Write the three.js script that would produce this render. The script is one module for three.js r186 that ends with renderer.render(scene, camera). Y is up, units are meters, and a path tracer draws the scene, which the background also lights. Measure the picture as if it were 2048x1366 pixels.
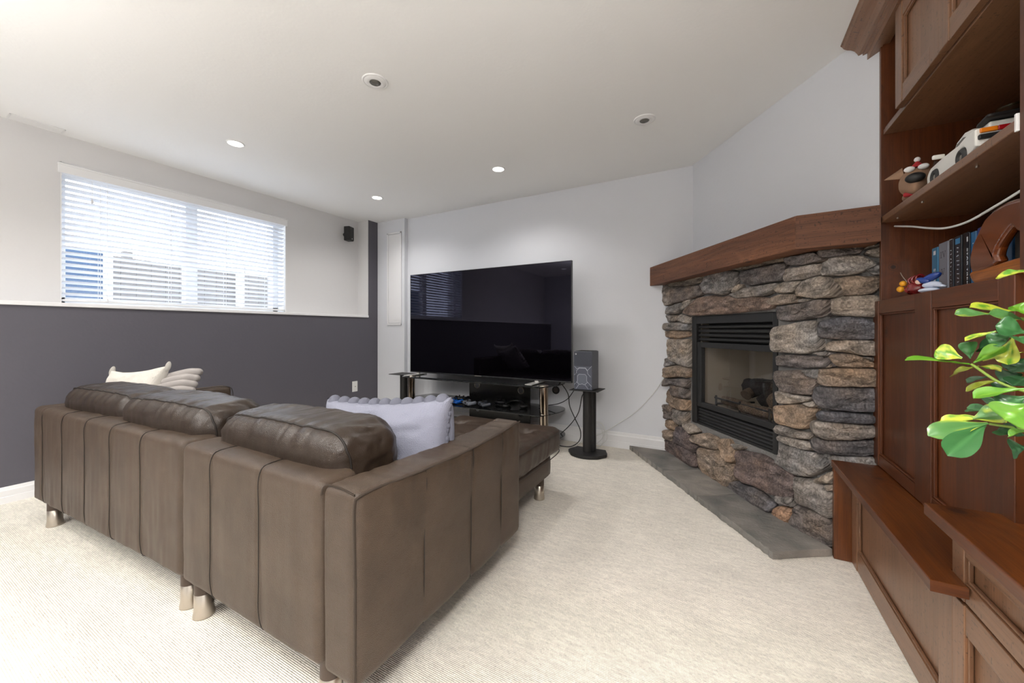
import * as THREE from 'three';
import { RoundedBoxGeometry } from 'three/addons/geometries/RoundedBoxGeometry.js';
import { mergeGeometries, mergeVertices, toCreasedNormals } from 'three/addons/utils/BufferGeometryUtils.js';
import { RectAreaLightUniformsLib } from 'three/addons/lights/RectAreaLightUniformsLib.js';

// ---------------------------------------------------------------- camera, sky, lights, exposure
const scene = new THREE.Scene();
const W = 2048, H = 1366, F = 772;
const camera = new THREE.PerspectiveCamera(2 * Math.atan(H / 2 / F) * 180 / Math.PI, W / H, 0.05, 60);
camera.position.set(0, 1.065, 0);
camera.rotation.set(0, 28.9 * Math.PI / 180, 0);
camera.setViewOffset(W, H, 0, 22, W, H);          // lens shift that keeps the verticals upright
scene.background = new THREE.Color(2.9, 3.25, 3.75);  // bright overcast sky behind the blind
const renderer = new THREE.WebGLRenderer({ antialias: true });
renderer.toneMapping = THREE.LinearToneMapping;
renderer.toneMappingExposure = 1.9;
renderer.shadowMap.enabled = true;
RectAreaLightUniformsLib.init();

const WARM = new THREE.Color(1, 0.972, 0.94), LAMP_W = 1.7, CEIL = 2.44;
const DOWNLIGHTS = [[-3.15, -1.5, 1], [-3.15, -2.82, 1], [-1.69, -2.82, 1], [-1.69, -1.5, 0], [-0.46, -2.62, 0],
  [-3.15, 0.3, 1], [-1.69, 1.5, 1], [-3.15, 1.7, 1], [-0.3, 1.7, 1]];  // last four are out of view, placed to light the rear of the room
const ADDED_PENDANTS = [[0.05, 0.22, 0.36, 50, 60], [-2.2, 0.7, 0.36, 24, 60]];   // added fill pendants behind the camera: place, size, light down, light up

// ---------------------------------------------------------------- helpers
let seed = 7;
const rnd = () => { seed = (seed * 1664525 + 1013904223) >>> 0; return seed / 4294967296; };
const rr = (a, b) => a + (b - a) * rnd();
THREE.BufferGeometry.prototype.flat = function () { return this.index ? this.toNonIndexed() : this; };
const V = (x, y, z) => new THREE.Vector3(x, y, z);
const rad = (d) => d * Math.PI / 180;
const mix = (a, b, t) => a + (b - a) * t;
const sm = (a, b, x) => { const t = Math.min(1, Math.max(0, (x - a) / (b - a))); return t * t * (3 - 2 * t); };
function hash(x, y, s) { let h = (x * 374761393 + y * 668265263 + s * 2147483629) | 0; h = Math.imul(h ^ (h >>> 13), 1274126177); h ^= h >>> 16; return (h >>> 0) / 4294967296; }
function vn(x, y, s = 0) {
  const xi = Math.floor(x), yi = Math.floor(y), a = x - xi, b = y - yi, u = a * a * (3 - 2 * a), v = b * b * (3 - 2 * b);
  return mix(mix(hash(xi, yi, s), hash(xi + 1, yi, s), u), mix(hash(xi, yi + 1, s), hash(xi + 1, yi + 1, s), u), v);
}
function fbm(x, y, s = 0, o = 4) { let v = 0, a = 0.5, t = 0; for (let i = 0; i < o; i++) { v += a * vn(x, y, s + i); t += a; x *= 2.03; y *= 2.03; a *= 0.5; } return v / t; }

const taken = {};
function numbered(n) { const k = taken[n] = (taken[n] ?? -1) + 1; return k ? `${n}_${String(k).padStart(3, '0')}` : n; }
function shade(o) { o.traverse((c) => { if (c.isMesh) { c.castShadow = true; c.receiveShadow = true; } }); return o; }
function tag(o, label, category, group) { o.userData.label = label; if (category) o.userData.category = category; if (group) o.userData.group = group; return o; }
function thing(name, label, category, pos = [0, 0, 0], turn = 0, group) {
  const o = new THREE.Group(); o.name = numbered(name); o.position.set(...pos); o.rotation.y = turn; scene.add(o);
  return tag(o, label, category, group);
}
function part(name, geo, mat, parent, label) {
  const m = new THREE.Mesh(Array.isArray(geo) ? join(geo) : geo, mat); m.name = name; m.castShadow = m.receiveShadow = true; parent.add(m);
  if (label) m.userData.label = label;
  return m;
}
function solo(name, label, category, geo, mat, group) { const m = part(numbered(name), geo, mat, scene); return tag(m, label, category, group); }
function struct(name, geo, mat) { const m = part(name, geo, mat, scene); m.userData.kind = 'structure'; return m; }
function join(list) {
  return mergeGeometries(list.map((g) => { g = g.index ? g.toNonIndexed() : g.clone(); for (const k of Object.keys(g.attributes)) if (!['position', 'normal', 'uv'].includes(k)) g.deleteAttribute(k);
    if (!g.attributes.uv) uvBox(g); return g; }));
}
// texture coordinates in metres; u runs along the grain axis
function uvBox(g, grain = 'x', off = 0) {
  const p = g.attributes.position, n = p.count, uv = new Float32Array(n * 2), A = { x: 0, y: 1, z: 2 }[grain];
  const a = V(), b = V(), c = V();
  for (let i = 0; i < n; i += 3) {
    a.fromBufferAttribute(p, i); b.fromBufferAttribute(p, i + 1); c.fromBufferAttribute(p, i + 2);
    const nn = b.clone().sub(a).cross(c.clone().sub(a)), m = [Math.abs(nn.x), Math.abs(nn.y), Math.abs(nn.z)];
    const ax = m[0] >= m[1] && m[0] >= m[2] ? 0 : m[1] >= m[2] ? 1 : 2;
    let U = A, VV; if (ax === A) { U = (A + 1) % 3; VV = (A + 2) % 3; } else VV = 3 - ax - A;
    for (let k = 0; k < 3; k++) { uv[(i + k) * 2] = p.getComponent(i + k, U) + off; uv[(i + k) * 2 + 1] = p.getComponent(i + k, VV) + off * 0.63 + ax * 0.217; }
  }
  g.setAttribute('uv', new THREE.BufferAttribute(uv, 2)); return g;
}
// bevelled box given by its two corners
function bx(x0, x1, y0, y1, z0, z1, r = 0.003, grain = 'x', off = 0) {
  const w = x1 - x0, h = y1 - y0, d = z1 - z0; r = Math.min(r, w / 2.2, h / 2.2, d / 2.2);
  let g = r > 0 ? new RoundedBoxGeometry(w, h, d, 1, r) : new THREE.BoxGeometry(w, h, d).toNonIndexed();
  if (g.index) g = g.toNonIndexed();
  g.translate((x0 + x1) / 2, (y0 + y1) / 2, (z0 + z1) / 2);
  return uvBox(g, grain, off);
}
const cyl = (r0, r1, h, x, y, z, n = 28) => new THREE.CylinderGeometry(r0, r1, h, n).translate(x, y, z);
function tube(pts, r, n = 40, rs = 7, closed = false) { return new THREE.TubeGeometry(new THREE.CatmullRomCurve3(pts.map((p) => p.isVector3 ? p : V(...p)), closed), n, r, rs, closed); }
// extrusion of a 2-D outline in the x-y plane along z
function ext(pts, depth, bevel = 0, grain = 'x') {
  const s = new THREE.Shape(pts.map((p) => new THREE.Vector2(p[0], p[1])));
  const g = new THREE.ExtrudeGeometry(s, { depth: depth - 2 * bevel, bevelEnabled: bevel > 0, bevelSize: bevel, bevelThickness: bevel, bevelOffset: -bevel, bevelSegments: 2, curveSegments: 10 });
  return g.translate(0, 0, bevel);
}
// dense rounded box with a displacement along its normal; smooth normals, uv in metres
function softBox(w, h, d, r, step, disp, grain = 'x', bend) {
  const seg = (l) => Math.max(3, Math.round(l / step));
  let g = new THREE.BoxGeometry(w, h, d, seg(w), seg(h), seg(d)); g.deleteAttribute('uv'); g.deleteAttribute('normal'); g = mergeVertices(g, 1e-5);
  const p = g.attributes.position, q = V(), inn = V(), n = V();
  for (let i = 0; i < p.count; i++) {
    q.fromBufferAttribute(p, i);
    inn.set(Math.max(-w / 2 + r, Math.min(w / 2 - r, q.x)), Math.max(-h / 2 + r, Math.min(h / 2 - r, q.y)), Math.max(-d / 2 + r, Math.min(d / 2 - r, q.z)));
    n.copy(q).sub(inn); if (n.lengthSq() < 1e-12) n.set(0, 1, 0); n.normalize();
    q.copy(inn).addScaledVector(n, r);
    if (disp) q.addScaledVector(n, disp(q, n));
    if (bend) bend(q, n);
    p.setXYZ(i, q.x, q.y, q.z);
  }
  g.computeVertexNormals();
  return uvBox(g.toNonIndexed(), grain);
}

// ---------------------------------------------------------------- textures and materials
function dtex(w, h, f, srgb = true, rep = [1, 1], mirror = true) {
  const d = new Uint8Array(w * h * 4);
  for (let y = 0; y < h; y++) for (let x = 0; x < w; x++) {
    const c = f(x / w, y / h), i = (y * w + x) * 4;
    d[i] = Math.max(0, Math.min(255, c[0])); d[i + 1] = Math.max(0, Math.min(255, c[1])); d[i + 2] = Math.max(0, Math.min(255, c[2])); d[i + 3] = 255;
  }
  const t = new THREE.DataTexture(d, w, h); t.wrapS = t.wrapT = mirror ? THREE.MirroredRepeatWrapping : THREE.RepeatWrapping;
  t.magFilter = THREE.LinearFilter; t.minFilter = THREE.LinearMipmapLinearFilter; t.generateMipmaps = true;
  if (srgb) t.colorSpace = THREE.SRGBColorSpace; t.repeat.set(1 / rep[0], 1 / rep[1]); t.needsUpdate = true; return t;
}
const grey = (v) => [v * 255, v * 255, v * 255];
function lerp3(a, b, t) { return [mix(a[0], b[0], t), mix(a[1], b[1], t), mix(a[2], b[2], t)]; }
// wood: long fibres, cathedral bands round a few knots
function woodValue(u, v, s, knots) {
  let y = v * 9, dark = 0;
  for (const [ku, kv, kr] of knots) {
    const dx = (u - ku) * 2.1, dy = (v - kv), d = Math.hypot(dx, dy);
    y += Math.sign(dy || 1) * Math.exp(-Math.pow(Math.abs(dx) / (kr * 4), 2)) * Math.exp(-Math.abs(dy) / (kr * 3)) * 1.2;
    dark += sm(kr, kr * 0.45, d) * 0.85 + sm(kr * 0.35, 0, Math.abs(d - kr * 1.25)) * 0.3;
  }
  const warp = fbm(u * 2.2, y * 0.55, s, 3) * 4.5, band = 0.5 + 0.5 * Math.sin((y * 1.6 + warp) * 6.28);
  const fib = fbm(u * 9, v * 260, s + 20, 3), wide = fbm(u * 1.6, v * 6, s + 40, 3), pore = vn(u * 60, v * 420, s + 60);
  return { t: 0.13 * band + 0.42 * fib + 0.52 * wide - (pore > 0.88 ? 0.16 : 0), dark, fib, band };
}
function woodMaps(s, knots, lo, hi, dk, speck = 0) {
  const val = (u, v) => woodValue(u, v, s, knots);
  const map = dtex(1024, 512, (u, v) => {
    const w = val(u, v); let c = lerp3(lo, hi, Math.min(1, Math.max(0, w.t * 1.15 - 0.12)));
    const sp = speck ? sm(0.84, 0.93, vn(u * 190, v * 95, s + 80)) * speck : 0;
    return lerp3(c, dk, Math.min(1, w.dark + sp));
  }, true, [1.2, 0.6]);
  const bump = dtex(512, 256, (u, v) => { const w = val(u, v); return grey(0.6 * w.fib + 0.3 * w.band - 0.3 * w.dark); }, false, [1.2, 0.6]);
  return { map, bump };
}
const std = (o) => new THREE.MeshStandardMaterial(o), phy = (o) => new THREE.MeshPhysicalMaterial(o);
const rgb = (r, g, b) => new THREE.Color().setRGB(r / 255, g / 255, b / 255, THREE.SRGBColorSpace);
const wA = woodMaps(3, [[0.22, 0.3, 0.035], [0.7, 0.72, 0.03], [0.88, 0.2, 0.02]], [66, 32, 12], [128, 68, 30], [30, 15, 8]);
const wB = woodMaps(11, [[0.35, 0.55, 0.03], [0.8, 0.3, 0.04]], [76, 36, 8], [146, 84, 26], [34, 15, 6]);
const wC = woodMaps(17, [[0.15, 0.42, 0.05], [0.55, 0.6, 0.04], [0.83, 0.35, 0.05]], [68, 39, 25], [148, 98, 66], [40, 23, 16], 0.5);
const wD = woodMaps(29, [[0.3, 0.6, 0.02]], [90, 63, 43], [136, 98, 70], [52, 34, 23], 0.6);  // front wood, paler and greyer with the lamp sheen in its colour
const M = {};
M.wood = phy({ map: wA.map, color: new THREE.Color(0.84, 0.82, 0.72), bumpMap: wA.bump, bumpScale: 0.0006, roughness: 0.45, clearcoat: 0.22, clearcoatRoughness: 0.3 });  // tinted darker, partly shade of the bookcase interior put into the colour
M.woodTop = phy({ map: wB.map, color: new THREE.Color(0.74, 0.68, 0.6), bumpMap: wB.bump, bumpScale: 0.0006, roughness: 0.38, clearcoat: 0.5, clearcoatRoughness: 0.22 });
M.woodMantel = std({ map: wC.map, bumpMap: wC.bump, bumpScale: 0.004, roughness: 0.62 });
M.woodFaceSheen = phy({ map: wD.map, color: new THREE.Color(1.28, 1.25, 1.24), bumpMap: wD.bump, bumpScale: 0.0006, roughness: 0.42, clearcoat: 0.5, clearcoatRoughness: 0.38 });  // same wood brightened: sheen of the lamps put into the colour
const drywall = dtex(256, 256, (u, v) => grey(0.5 + 0.5 * (fbm(u * 40, v * 40, 5, 3) - 0.5)), false, [0.5, 0.5]);
M.wall = std({ color: rgb(222, 224, 229), roughness: 0.75, bumpMap: drywall, bumpScale: 0.0008 });  // faint blue in the paint stands in for daylight mixed on the wall
M.wallWarm = std({ color: rgb(220, 219, 219), roughness: 0.75, bumpMap: drywall, bumpScale: 0.0008 });
M.ceiling = std({ color: rgb(246, 246, 245), roughness: 0.9, bumpMap: drywall, bumpScale: 0.0008 });
M.darkWall = std({ color: rgb(90, 88, 96), roughness: 0.62, bumpMap: drywall, bumpScale: 0.001 });
M.trim = std({ color: rgb(236, 236, 237), roughness: 0.4 });
const carpetV = (u, v) => { const row = Math.floor(v * 170), ph = hash(row, 3, 1) * 9; return { loop: 0.5 + 0.5 * Math.sin((u * 130 + ph) * 6.28), r: Math.abs(((v * 170) % 1) - 0.5) * 2, n: fbm(u * 26, v * 120, 9, 3), b: hash(Math.floor(u * 130 + ph), row, 8), w: fbm(u * 5, v * 7, 31, 3) }; };
M.carpet = std({ roughness: 0.95,
  map: dtex(1024, 1024, (u, v) => { const c = carpetV(u, v), t = 0.86 + 0.10 * c.n + 0.03 * (1 - c.r) + 0.05 * c.b + 0.06 * (c.w - 0.5); const k = c.b > 0.93 ? 0.93 : 1; return [255 * t * k, 248 * t * k, 236 * t * k]; }, true, [1, 1]),
  bumpMap: dtex(1024, 1024, (u, v) => { const c = carpetV(u, v); return grey(0.55 * (1 - c.r * c.r) + 0.2 * c.loop + 0.3 * c.b); }, false, [1, 1]), bumpScale: 0.0026 });
const leatherBump = dtex(512, 512, (u, v) => {
  let d1 = 9, d2 = 9; const X = u * 44, Y = v * 44, xi = Math.floor(X), yi = Math.floor(Y);
  for (let i = -1; i < 2; i++) for (let j = -1; j < 2; j++) { const d = Math.hypot(xi + i + hash(xi + i, yi + j, 1) - X, yi + j + hash(xi + i, yi + j, 2) - Y); if (d < d1) { d2 = d1; d1 = d; } else if (d < d2) d2 = d; }
  return grey(Math.min(1, (d2 - d1) * 1.6) * 0.7 + 0.3 * fbm(u * 9, v * 9, 4, 3));
}, false, [0.16, 0.16]);
const leatherCol = dtex(512, 512, (u, v) => { const n = fbm(u * 7, v * 7, 12, 4), m = fbm(u * 40, v * 40, 15, 2); return lerp3([61, 49, 39], [87, 72, 59], n * 0.8 + m * 0.25); }, true, [0.9, 0.9]);
M.leather = phy({ map: leatherCol, bumpMap: leatherBump, bumpScale: 0.0007, roughness: 0.46, specularIntensity: 0.9 });
M.leatherCushion = phy({ map: leatherCol, color: new THREE.Color(0.50, 0.49, 0.50), bumpMap: leatherBump, bumpScale: 0.0006, roughness: 0.29 });
M.leatherChaise = phy({ map: leatherCol, color: new THREE.Color(0.8, 0.78, 0.77), bumpMap: leatherBump, bumpScale: 0.0006, roughness: 0.34 });
M.seam = std({ color: rgb(34, 27, 22), roughness: 0.6 });
M.darkLeg = std({ color: rgb(72, 58, 48), roughness: 0.5 });
M.brushed = std({ color: rgb(196, 188, 176), metalness: 1, roughness: 0.32 });
M.chrome = std({ color: rgb(172, 160, 146), metalness: 1, roughness: 0.1 });
M.black = std({ color: rgb(26, 26, 27), roughness: 0.5 });
M.blackMetal = std({ color: rgb(46, 45, 45), roughness: 0.5, metalness: 0.3 });
M.screen = phy({ color: new THREE.Color(0.0015, 0.0012, 0.002), roughness: 0.02, ior: 1.46, specularIntensity: 0.68, specularColor: new THREE.Color(0.75, 0.72, 1) });
M.smoke = phy({ color: new THREE.Color(0.012, 0.013, 0.014), roughness: 0.04, ior: 1.5, clearcoat: 0.5, clearcoatRoughness: 0.02 });
M.glass = phy({ color: 0xffffff, transmission: 1, thickness: 0, roughness: 0, ior: 1.45 });
M.white = std({ color: rgb(240, 240, 240), roughness: 0.45 });
M.slat = phy({ color: rgb(244, 246, 250), roughness: 0.5, transmission: 0.12, thickness: 0 });
M.whitePlastic = std({ color: rgb(238, 238, 236), roughness: 0.35 });
M.cableBlack = std({ color: rgb(20, 20, 22), roughness: 0.5 });
M.cableWhite = std({ color: rgb(216, 216, 214), roughness: 0.5 });
const fuzz = dtex(256, 256, (u, v) => grey(fbm(u * 60, v * 60, 2, 3)), false, [0.12, 0.12]);
const fabric = (r, g, b, s = 1) => phy({ color: rgb(r, g, b), roughness: 1, bumpMap: fuzz, bumpScale: 0.002 * s, sheen: 0.5, sheenColor: rgb(r, g, b), sheenRoughness: 0.6 });
const stoneTex = dtex(512, 512, (u, v) => { const n = fbm(u * 5, v * 14, 71, 5), m = fbm(u * 60, v * 60, 74, 2), s = fbm(u * 3, v * 3, 77, 3); const t = 0.62 + 0.55 * (n - 0.5) + 0.3 * (m - 0.5); return [255 * t * (0.96 + 0.12 * s), 255 * t, 255 * t * (1.06 - 0.14 * s)]; }, true, [0.35, 0.35]);
const stoneBump = dtex(512, 512, (u, v) => grey(0.6 * fbm(u * 6, v * 22, 71, 5) + 0.5 * fbm(u * 40, v * 50, 74, 3)), false, [0.35, 0.35]);
const stoneMat = (r, g, b) => std({ color: rgb(r, g, b), map: stoneTex, bumpMap: stoneBump, bumpScale: 0.012, roughness: 0.88 });
const STONE = { g: stoneMat(210, 204, 198), d: stoneMat(178, 168, 163), p: stoneMat(168, 152, 150), b: stoneMat(160, 159, 165), t: stoneMat(226, 203, 180), l: stoneMat(238, 227, 214), r: stoneMat(202, 174, 156), o: stoneMat(246, 202, 168), k: stoneMat(184, 168, 148) };
M.mortar = std({ color: rgb(124, 122, 120), roughness: 0.95, bumpMap: stoneBump, bumpScale: 0.01 });
const slateTex = dtex(512, 512, (u, v) => { const n = fbm(u * 4, v * 5, 91, 5), s = fbm(u * 2, v * 2, 95, 2); return lerp3([98, 98, 96], [164, 156, 148], n * 1.3 - 0.1 + 0.3 * (s - 0.5)); }, true, [0.6, 0.6]);
M.slate = std({ map: slateTex, bumpMap: stoneBump, bumpScale: 0.006, roughness: 0.75 });
M.firebox = std({ color: rgb(34, 34, 35), roughness: 0.5 });

// ---------------------------------------------------------------- the room
const KX = -3.89, UX = -4.075, BZ = -3.545, LEDGE = 1.233, RX = 1.04, FZ = 2.7;
struct('floor', bx(-4.4, RX + 0.15, -0.12, 0, BZ - 0.15, FZ + 0.15, 0), M.carpet);
struct('ceiling', bx(-4.4, RX + 0.15, CEIL, CEIL + 0.14, BZ - 0.15, FZ + 0.15, 0), M.ceiling);
const WZ0 = -2.425, WZ1 = -0.838, WY0 = LEDGE + 0.02, WY1 = 2.252;
{
  const wl = struct('wall_left', [bx(-4.4, UX, 0, WY0, BZ, FZ, 0), bx(-4.4, UX, WY1, CEIL, BZ, FZ, 0), bx(-4.4, UX, WY0, WY1, BZ, WZ0, 0), bx(-4.4, UX, WY0, WY1, WZ1, FZ, 0)], M.wallWarm);
  part('knee_wall', bx(UX, KX, 0, LEDGE - 0.008, BZ, FZ, 0), M.darkWall, wl, 'dark grey lower wall');
  part('wall_column', bx(UX, KX, LEDGE - 0.008, CEIL, BZ, -3.345, 0), M.darkWall, wl, 'dark grey full-height strip');
  part('wall_return', bx(UX, KX - 0.002, LEDGE + 0.016, CEIL, -3.345, -3.34, 0), M.wallWarm, wl);
  struct('trim_1', bx(UX, KX + 0.014, LEDGE - 0.008, LEDGE + 0.018, -3.34, FZ, 0.004, 'z'), M.trim);
}
struct('wall_back', bx(-4.4, RX + 0.15, 0, CEIL, BZ - 0.14, BZ, 0), M.wall);
struct('wall_right', bx(RX, RX + 0.14, 0, CEIL, BZ, FZ, 0), M.wall);
struct('wall_front', bx(-4.4, RX + 0.15, 0, CEIL, FZ, FZ + 0.14, 0), M.wall);
const pil = struct('wall_pilaster', bx(KX, -3.427, 0, CEIL, BZ, -3.49, 0.002), M.wall);
{
  // chimney breast: the slanted wall above the mantel, closed towards the bookcase
  const D0 = [-0.235, BZ], D1 = [0.625, -2.3];
  const g = ext([[D0[0], -D0[1]], [D1[0], -D1[1]], [RX, 2.3], [RX, -BZ]], CEIL - 1.472, 0).rotateX(-Math.PI / 2).translate(0, 1.472, 0);
  struct('wall_chimney', uvBox(g.index ? g.flat() : g), M.wall);
}
// baseboards: a swept profile with a bevelled top
function baseboard(name, len, h, pos, turn) {
  const g = uvBox(ext([[0, 0], [0.016, 0], [0.016, h * 0.4], [0.0135, h * 0.42], [0.0135, h * 0.78], [0.009, h * 0.84], [0.006, h], [0, h]], len, 0).flat(), 'z');
  const m = struct(name, g, M.trim); m.position.set(...pos); m.rotation.y = turn; return m;
}
baseboard('baseboard_left', FZ + 3.545, 0.1, [KX, 0, BZ], 0);
baseboard('baseboard_back', 3.6, 0.142, [-0.3, 0, BZ], -Math.PI / 2);
// access panel on the pilaster
{
  const t = thing('access_panel', 'tall narrow white access panel on the wall strip left of the television', 'panel', [-3.59, 1.13, -3.488]);
  const w = 0.24, h = 1.15, b = 0.022;
  part('panel_frame', [bx(-w / 2, w / 2, 0, b, 0, 0.012), bx(-w / 2, w / 2, h - b, h, 0, 0.012), bx(-w / 2, -w / 2 + b, 0, h, 0, 0.012, 0.003, 'y'), bx(w / 2 - b, w / 2, 0, h, 0, 0.012, 0.003, 'y')], M.trim, t);
  part('panel_door', bx(-w / 2 + b + 0.003, w / 2 - b - 0.003, b + 0.003, h - b - 0.003, 0, 0.007), M.trim, t);
}
// window: frame, mullion, panes
{
  const x0 = -4.3, x1 = -4.22, f = 0.055;
  const w = struct('window_1', [bx(x0, x1, WY0, WY0 + f, WZ0, WZ1), bx(x0, x1, WY1 - 0.02, WY1, WZ0, WZ1), bx(x0, x1, WY0, WY1, WZ0, WZ0 + f, 0.003, 'y'), bx(x0, x1, WY0, WY1, WZ1 - f, WZ1, 0.003, 'y')], M.white);
  part('mullion', bx(x0, x1, WY0 + f, WY1 - 0.02, -1.70, -1.61, 0.003, 'y'), M.white, w);
  part('glass', bx(-4.264, -4.26, WY0 + f, WY1 - 0.02, WZ0 + f, -1.70, 0), M.glass, w);
  part('glass', bx(-4.264, -4.26, WY0 + f, WY1 - 0.02, -1.61, WZ1 - f, 0), M.glass, w);
  part('window_reveal', [bx(-4.4, UX - 0.001, WY1 - 0.006, WY1, WZ0, WZ1, 0), bx(-4.4, UX - 0.001, WY0, WY0 + 0.006, WZ0, WZ1, 0), bx(-4.4, UX - 0.001, WY0, WY1, WZ0, WZ0 + 0.006, 0), bx(-4.4, UX - 0.001, WY0, WY1, WZ1 - 0.006, WZ1, 0)], M.white, w);
}
// venetian blind
{
  const t = thing('window_blind', 'white venetian blind half open in the basement window above the dark wall', 'blind', [UX - 0.03, 0, 0]);
  const z0 = WZ0 + 0.012, z1 = WZ1 - 0.012, L = z1 - z0, N = 21, yTop = 2.158, dy = (yTop - 1.325) / (N - 1);
  part('valance', [bx(0.012, 0.042, 2.172, 2.236, WZ0 - 0.012, WZ1 + 0.012, 0.004, 'z'), bx(0.012, 0.048, 2.226, 2.24, WZ0 - 0.014, WZ1 + 0.014, 0.004, 'z')], M.white, t);
  part('head_rail', bx(-0.03, 0.01, 2.18, 2.206, z0, z1, 0.004, 'z'), M.white, t);
  const sg = bx(-0.025, 0.025, -0.0016, 0.0016, -L / 2, L / 2, 0.0012, 'z');
  for (let i = 0; i < N; i++) { const s = part('slat', sg, M.slat, t); s.position.set(-0.004, yTop - i * dy, (z0 + z1) / 2); s.rotation.z = rad(19 + rr(-2, 2)); s.rotation.x = rr(-0.0012, 0.0012); }
  part('bottom_rail', bx(-0.027, 0.021, 1.272, 1.288, z0, z1, 0.004, 'z'), M.white, t);
  for (const z of [WZ1 - 0.2, WZ1 - 0.62, WZ1 - 1.03, WZ1 - 1.40]) for (const x of [-0.026, 0.022]) part('ladder_cord', tube([[x, 1.285, z], [x, 2.15, z]], 0.0013, 2, 5), M.white, t);
  for (const [z, y] of [[WZ1 - 0.155, 2.02], [WZ1 - 0.235, 1.30]]) { part('pull_cord', tube([[0.03, 2.165, z], [0.031, (2.16 + y) / 2, z], [0.03, y, z]], 0.0013, 8, 5), M.white, t); part('tassel', new THREE.LatheGeometry([[0.001, 0.03], [0.005, 0.026], [0.008, 0.008], [0.007, 0], [0.001, 0]].map((p) => new THREE.Vector2(...p)), 14).translate(0.03, y - 0.022, z), M.white, t); }
}
// outside: ground, fence, neighbour's wall, shrub
{
  struct('ground_outside', bx(-12, -4.4, 0.9, 1.05, -9, 4, 0), std({ color: rgb(120, 114, 104), roughness: 1 }));
  const fm = std({ color: rgb(112, 108, 105), roughness: 0.9 });
  const t = thing('garden_fence', 'weathered grey-brown board fence seen through the blind outside the window', 'fence', [-6.5, 1.05, 0]);
  for (let i = 0; i < 20; i++) { const z = -1.75 - i * 0.145; part('fence_board', bx(0, 0.02, 0, 0.92 - i * 0.004, z - 0.0715, z + 0.0715, 0.003, 'y', i * 0.37), fm, t); }
  for (const z of [-1.9, -3.2, -4.3]) part('fence_post', bx(-0.1, -0.01, 0, 1.0, z - 0.045, z + 0.045, 0.004, 'y'), fm, t);
  for (const y of [0.2, 0.72]) part('fence_rail', bx(-0.04, 0, y, y + 0.08, -4.6, -1.7, 0.003, 'z'), fm, t);
  const h = thing('neighbour_house', 'blue-grey sided house wall seen through the left end of the blind', 'house', [-6.3, 1.05, 0]);
  const hm = std({ color: rgb(70, 88, 112), roughness: 0.8 });
  for (let i = 0; i < 7; i++) part('siding_board', bx(-0.1, 0.01 - (i % 2) * 0.001, i * 0.135, i * 0.135 + 0.13, -1.62, 0.6, 0.004, 'z'), hm, h);
  part('corner_trim', bx(-0.1, 0.025, 0, 0.95, -1.70, -1.62, 0.004, 'y'), M.white, h);
  const p = solo('trellis_post', 'white square post standing by the fence outside the window', 'post', bx(-6.42, -6.33, 1.05, 2.15, -3.14, -3.06, 0.005, 'y'), M.white);
  const s = thing('garden_shrub', 'small green shrub by the fence seen through the blind at its right', 'shrub', [-6.2, 1.05, -3.75]);
  part('stem', [tube([[0, 0, 0], [0.02, 0.3, 0.03], [0, 0.7, 0]], 0.012, 10), tube([[0, 0.2, 0], [0.05, 0.45, -0.12], [0.02, 0.75, -0.2]], 0.008, 10)], std({ color: rgb(88, 72, 56), roughness: 0.9 }), s);
  const lg = []; for (let i = 0; i < 160; i++) { const g = new THREE.SphereGeometry(0.03, 6, 4); g.scale(1, 0.25, 0.55); g.rotateX(rr(-1, 1)); g.rotateY(rr(0, 6)); g.translate(rr(-0.15, 0.15), rr(0.15, 0.85), rr(-0.3, 0.25)); lg.push(g); }
  part('foliage', lg, std({ color: rgb(106, 132, 70), roughness: 0.8 }), s);
}
// recessed ceiling lamps, some out of view, then the added fill pendants
M.lens = std({ color: 0xffffff, emissive: new THREE.Color(1, 0.97, 0.92), emissiveIntensity: 3 });
DOWNLIGHTS.forEach(([x, z, on], i) => {
  const where = ['above the left end of the window wall', 'in the far left corner near the small wall speaker', 'above the television', 'closest to the camera, its lamp switched off', 'above the fireplace mantel, its lamp switched off', 'out of view, lighting the left rear of the sofa', 'out of view, lighting the rear middle of the room', 'out of view, lighting the rear left of the room', 'out of view, lighting the rear right of the room'][i];
  const t = thing('ceiling_downlight', `${on ? 'lit' : 'unlit eyeball'} round white recessed ceiling light ${where}`, 'downlight', [x, CEIL, z], 0, 'recessed ceiling lights');
  const R = on ? 0.058 : 0.068;
  part('trim_ring', new THREE.LatheGeometry([[R - 0.012, 0.004], [R - 0.011, -0.004], [R - 0.004, -0.007], [R, -0.004], [R + 0.001, 0.001]].map((p) => new THREE.Vector2(...p)), 40), M.white, t);
  if (on) {
    part('lens', cyl(R - 0.011, R - 0.011, 0.004, 0, -0.002, 0, 36), M.lens, t);
    const s = new THREE.SpotLight(WARM, LAMP_W, 0, rad(74), 0.5, 2); s.position.set(0, -0.012, 0); s.target.position.set(0, -2, 0); s.castShadow = true; s.shadow.radius = 2.2; t.add(s, s.target);
  } else {
    const e = new THREE.LatheGeometry([[0.03, -0.009], [0.045, -0.013], [R - 0.008, -0.004]].map((p) => new THREE.Vector2(...p)), 36);
    part('eyeball', e, M.white, t);
    part('lamp_face', new THREE.SphereGeometry(0.03, 24, 10, 0, 6.3, Math.PI / 2, Math.PI / 2).scale(1, 0.25, 1).translate(0, -0.004, 0), std({ color: rgb(120, 118, 112), roughness: 0.25, metalness: 0.5 }), t);
  }
});
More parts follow.
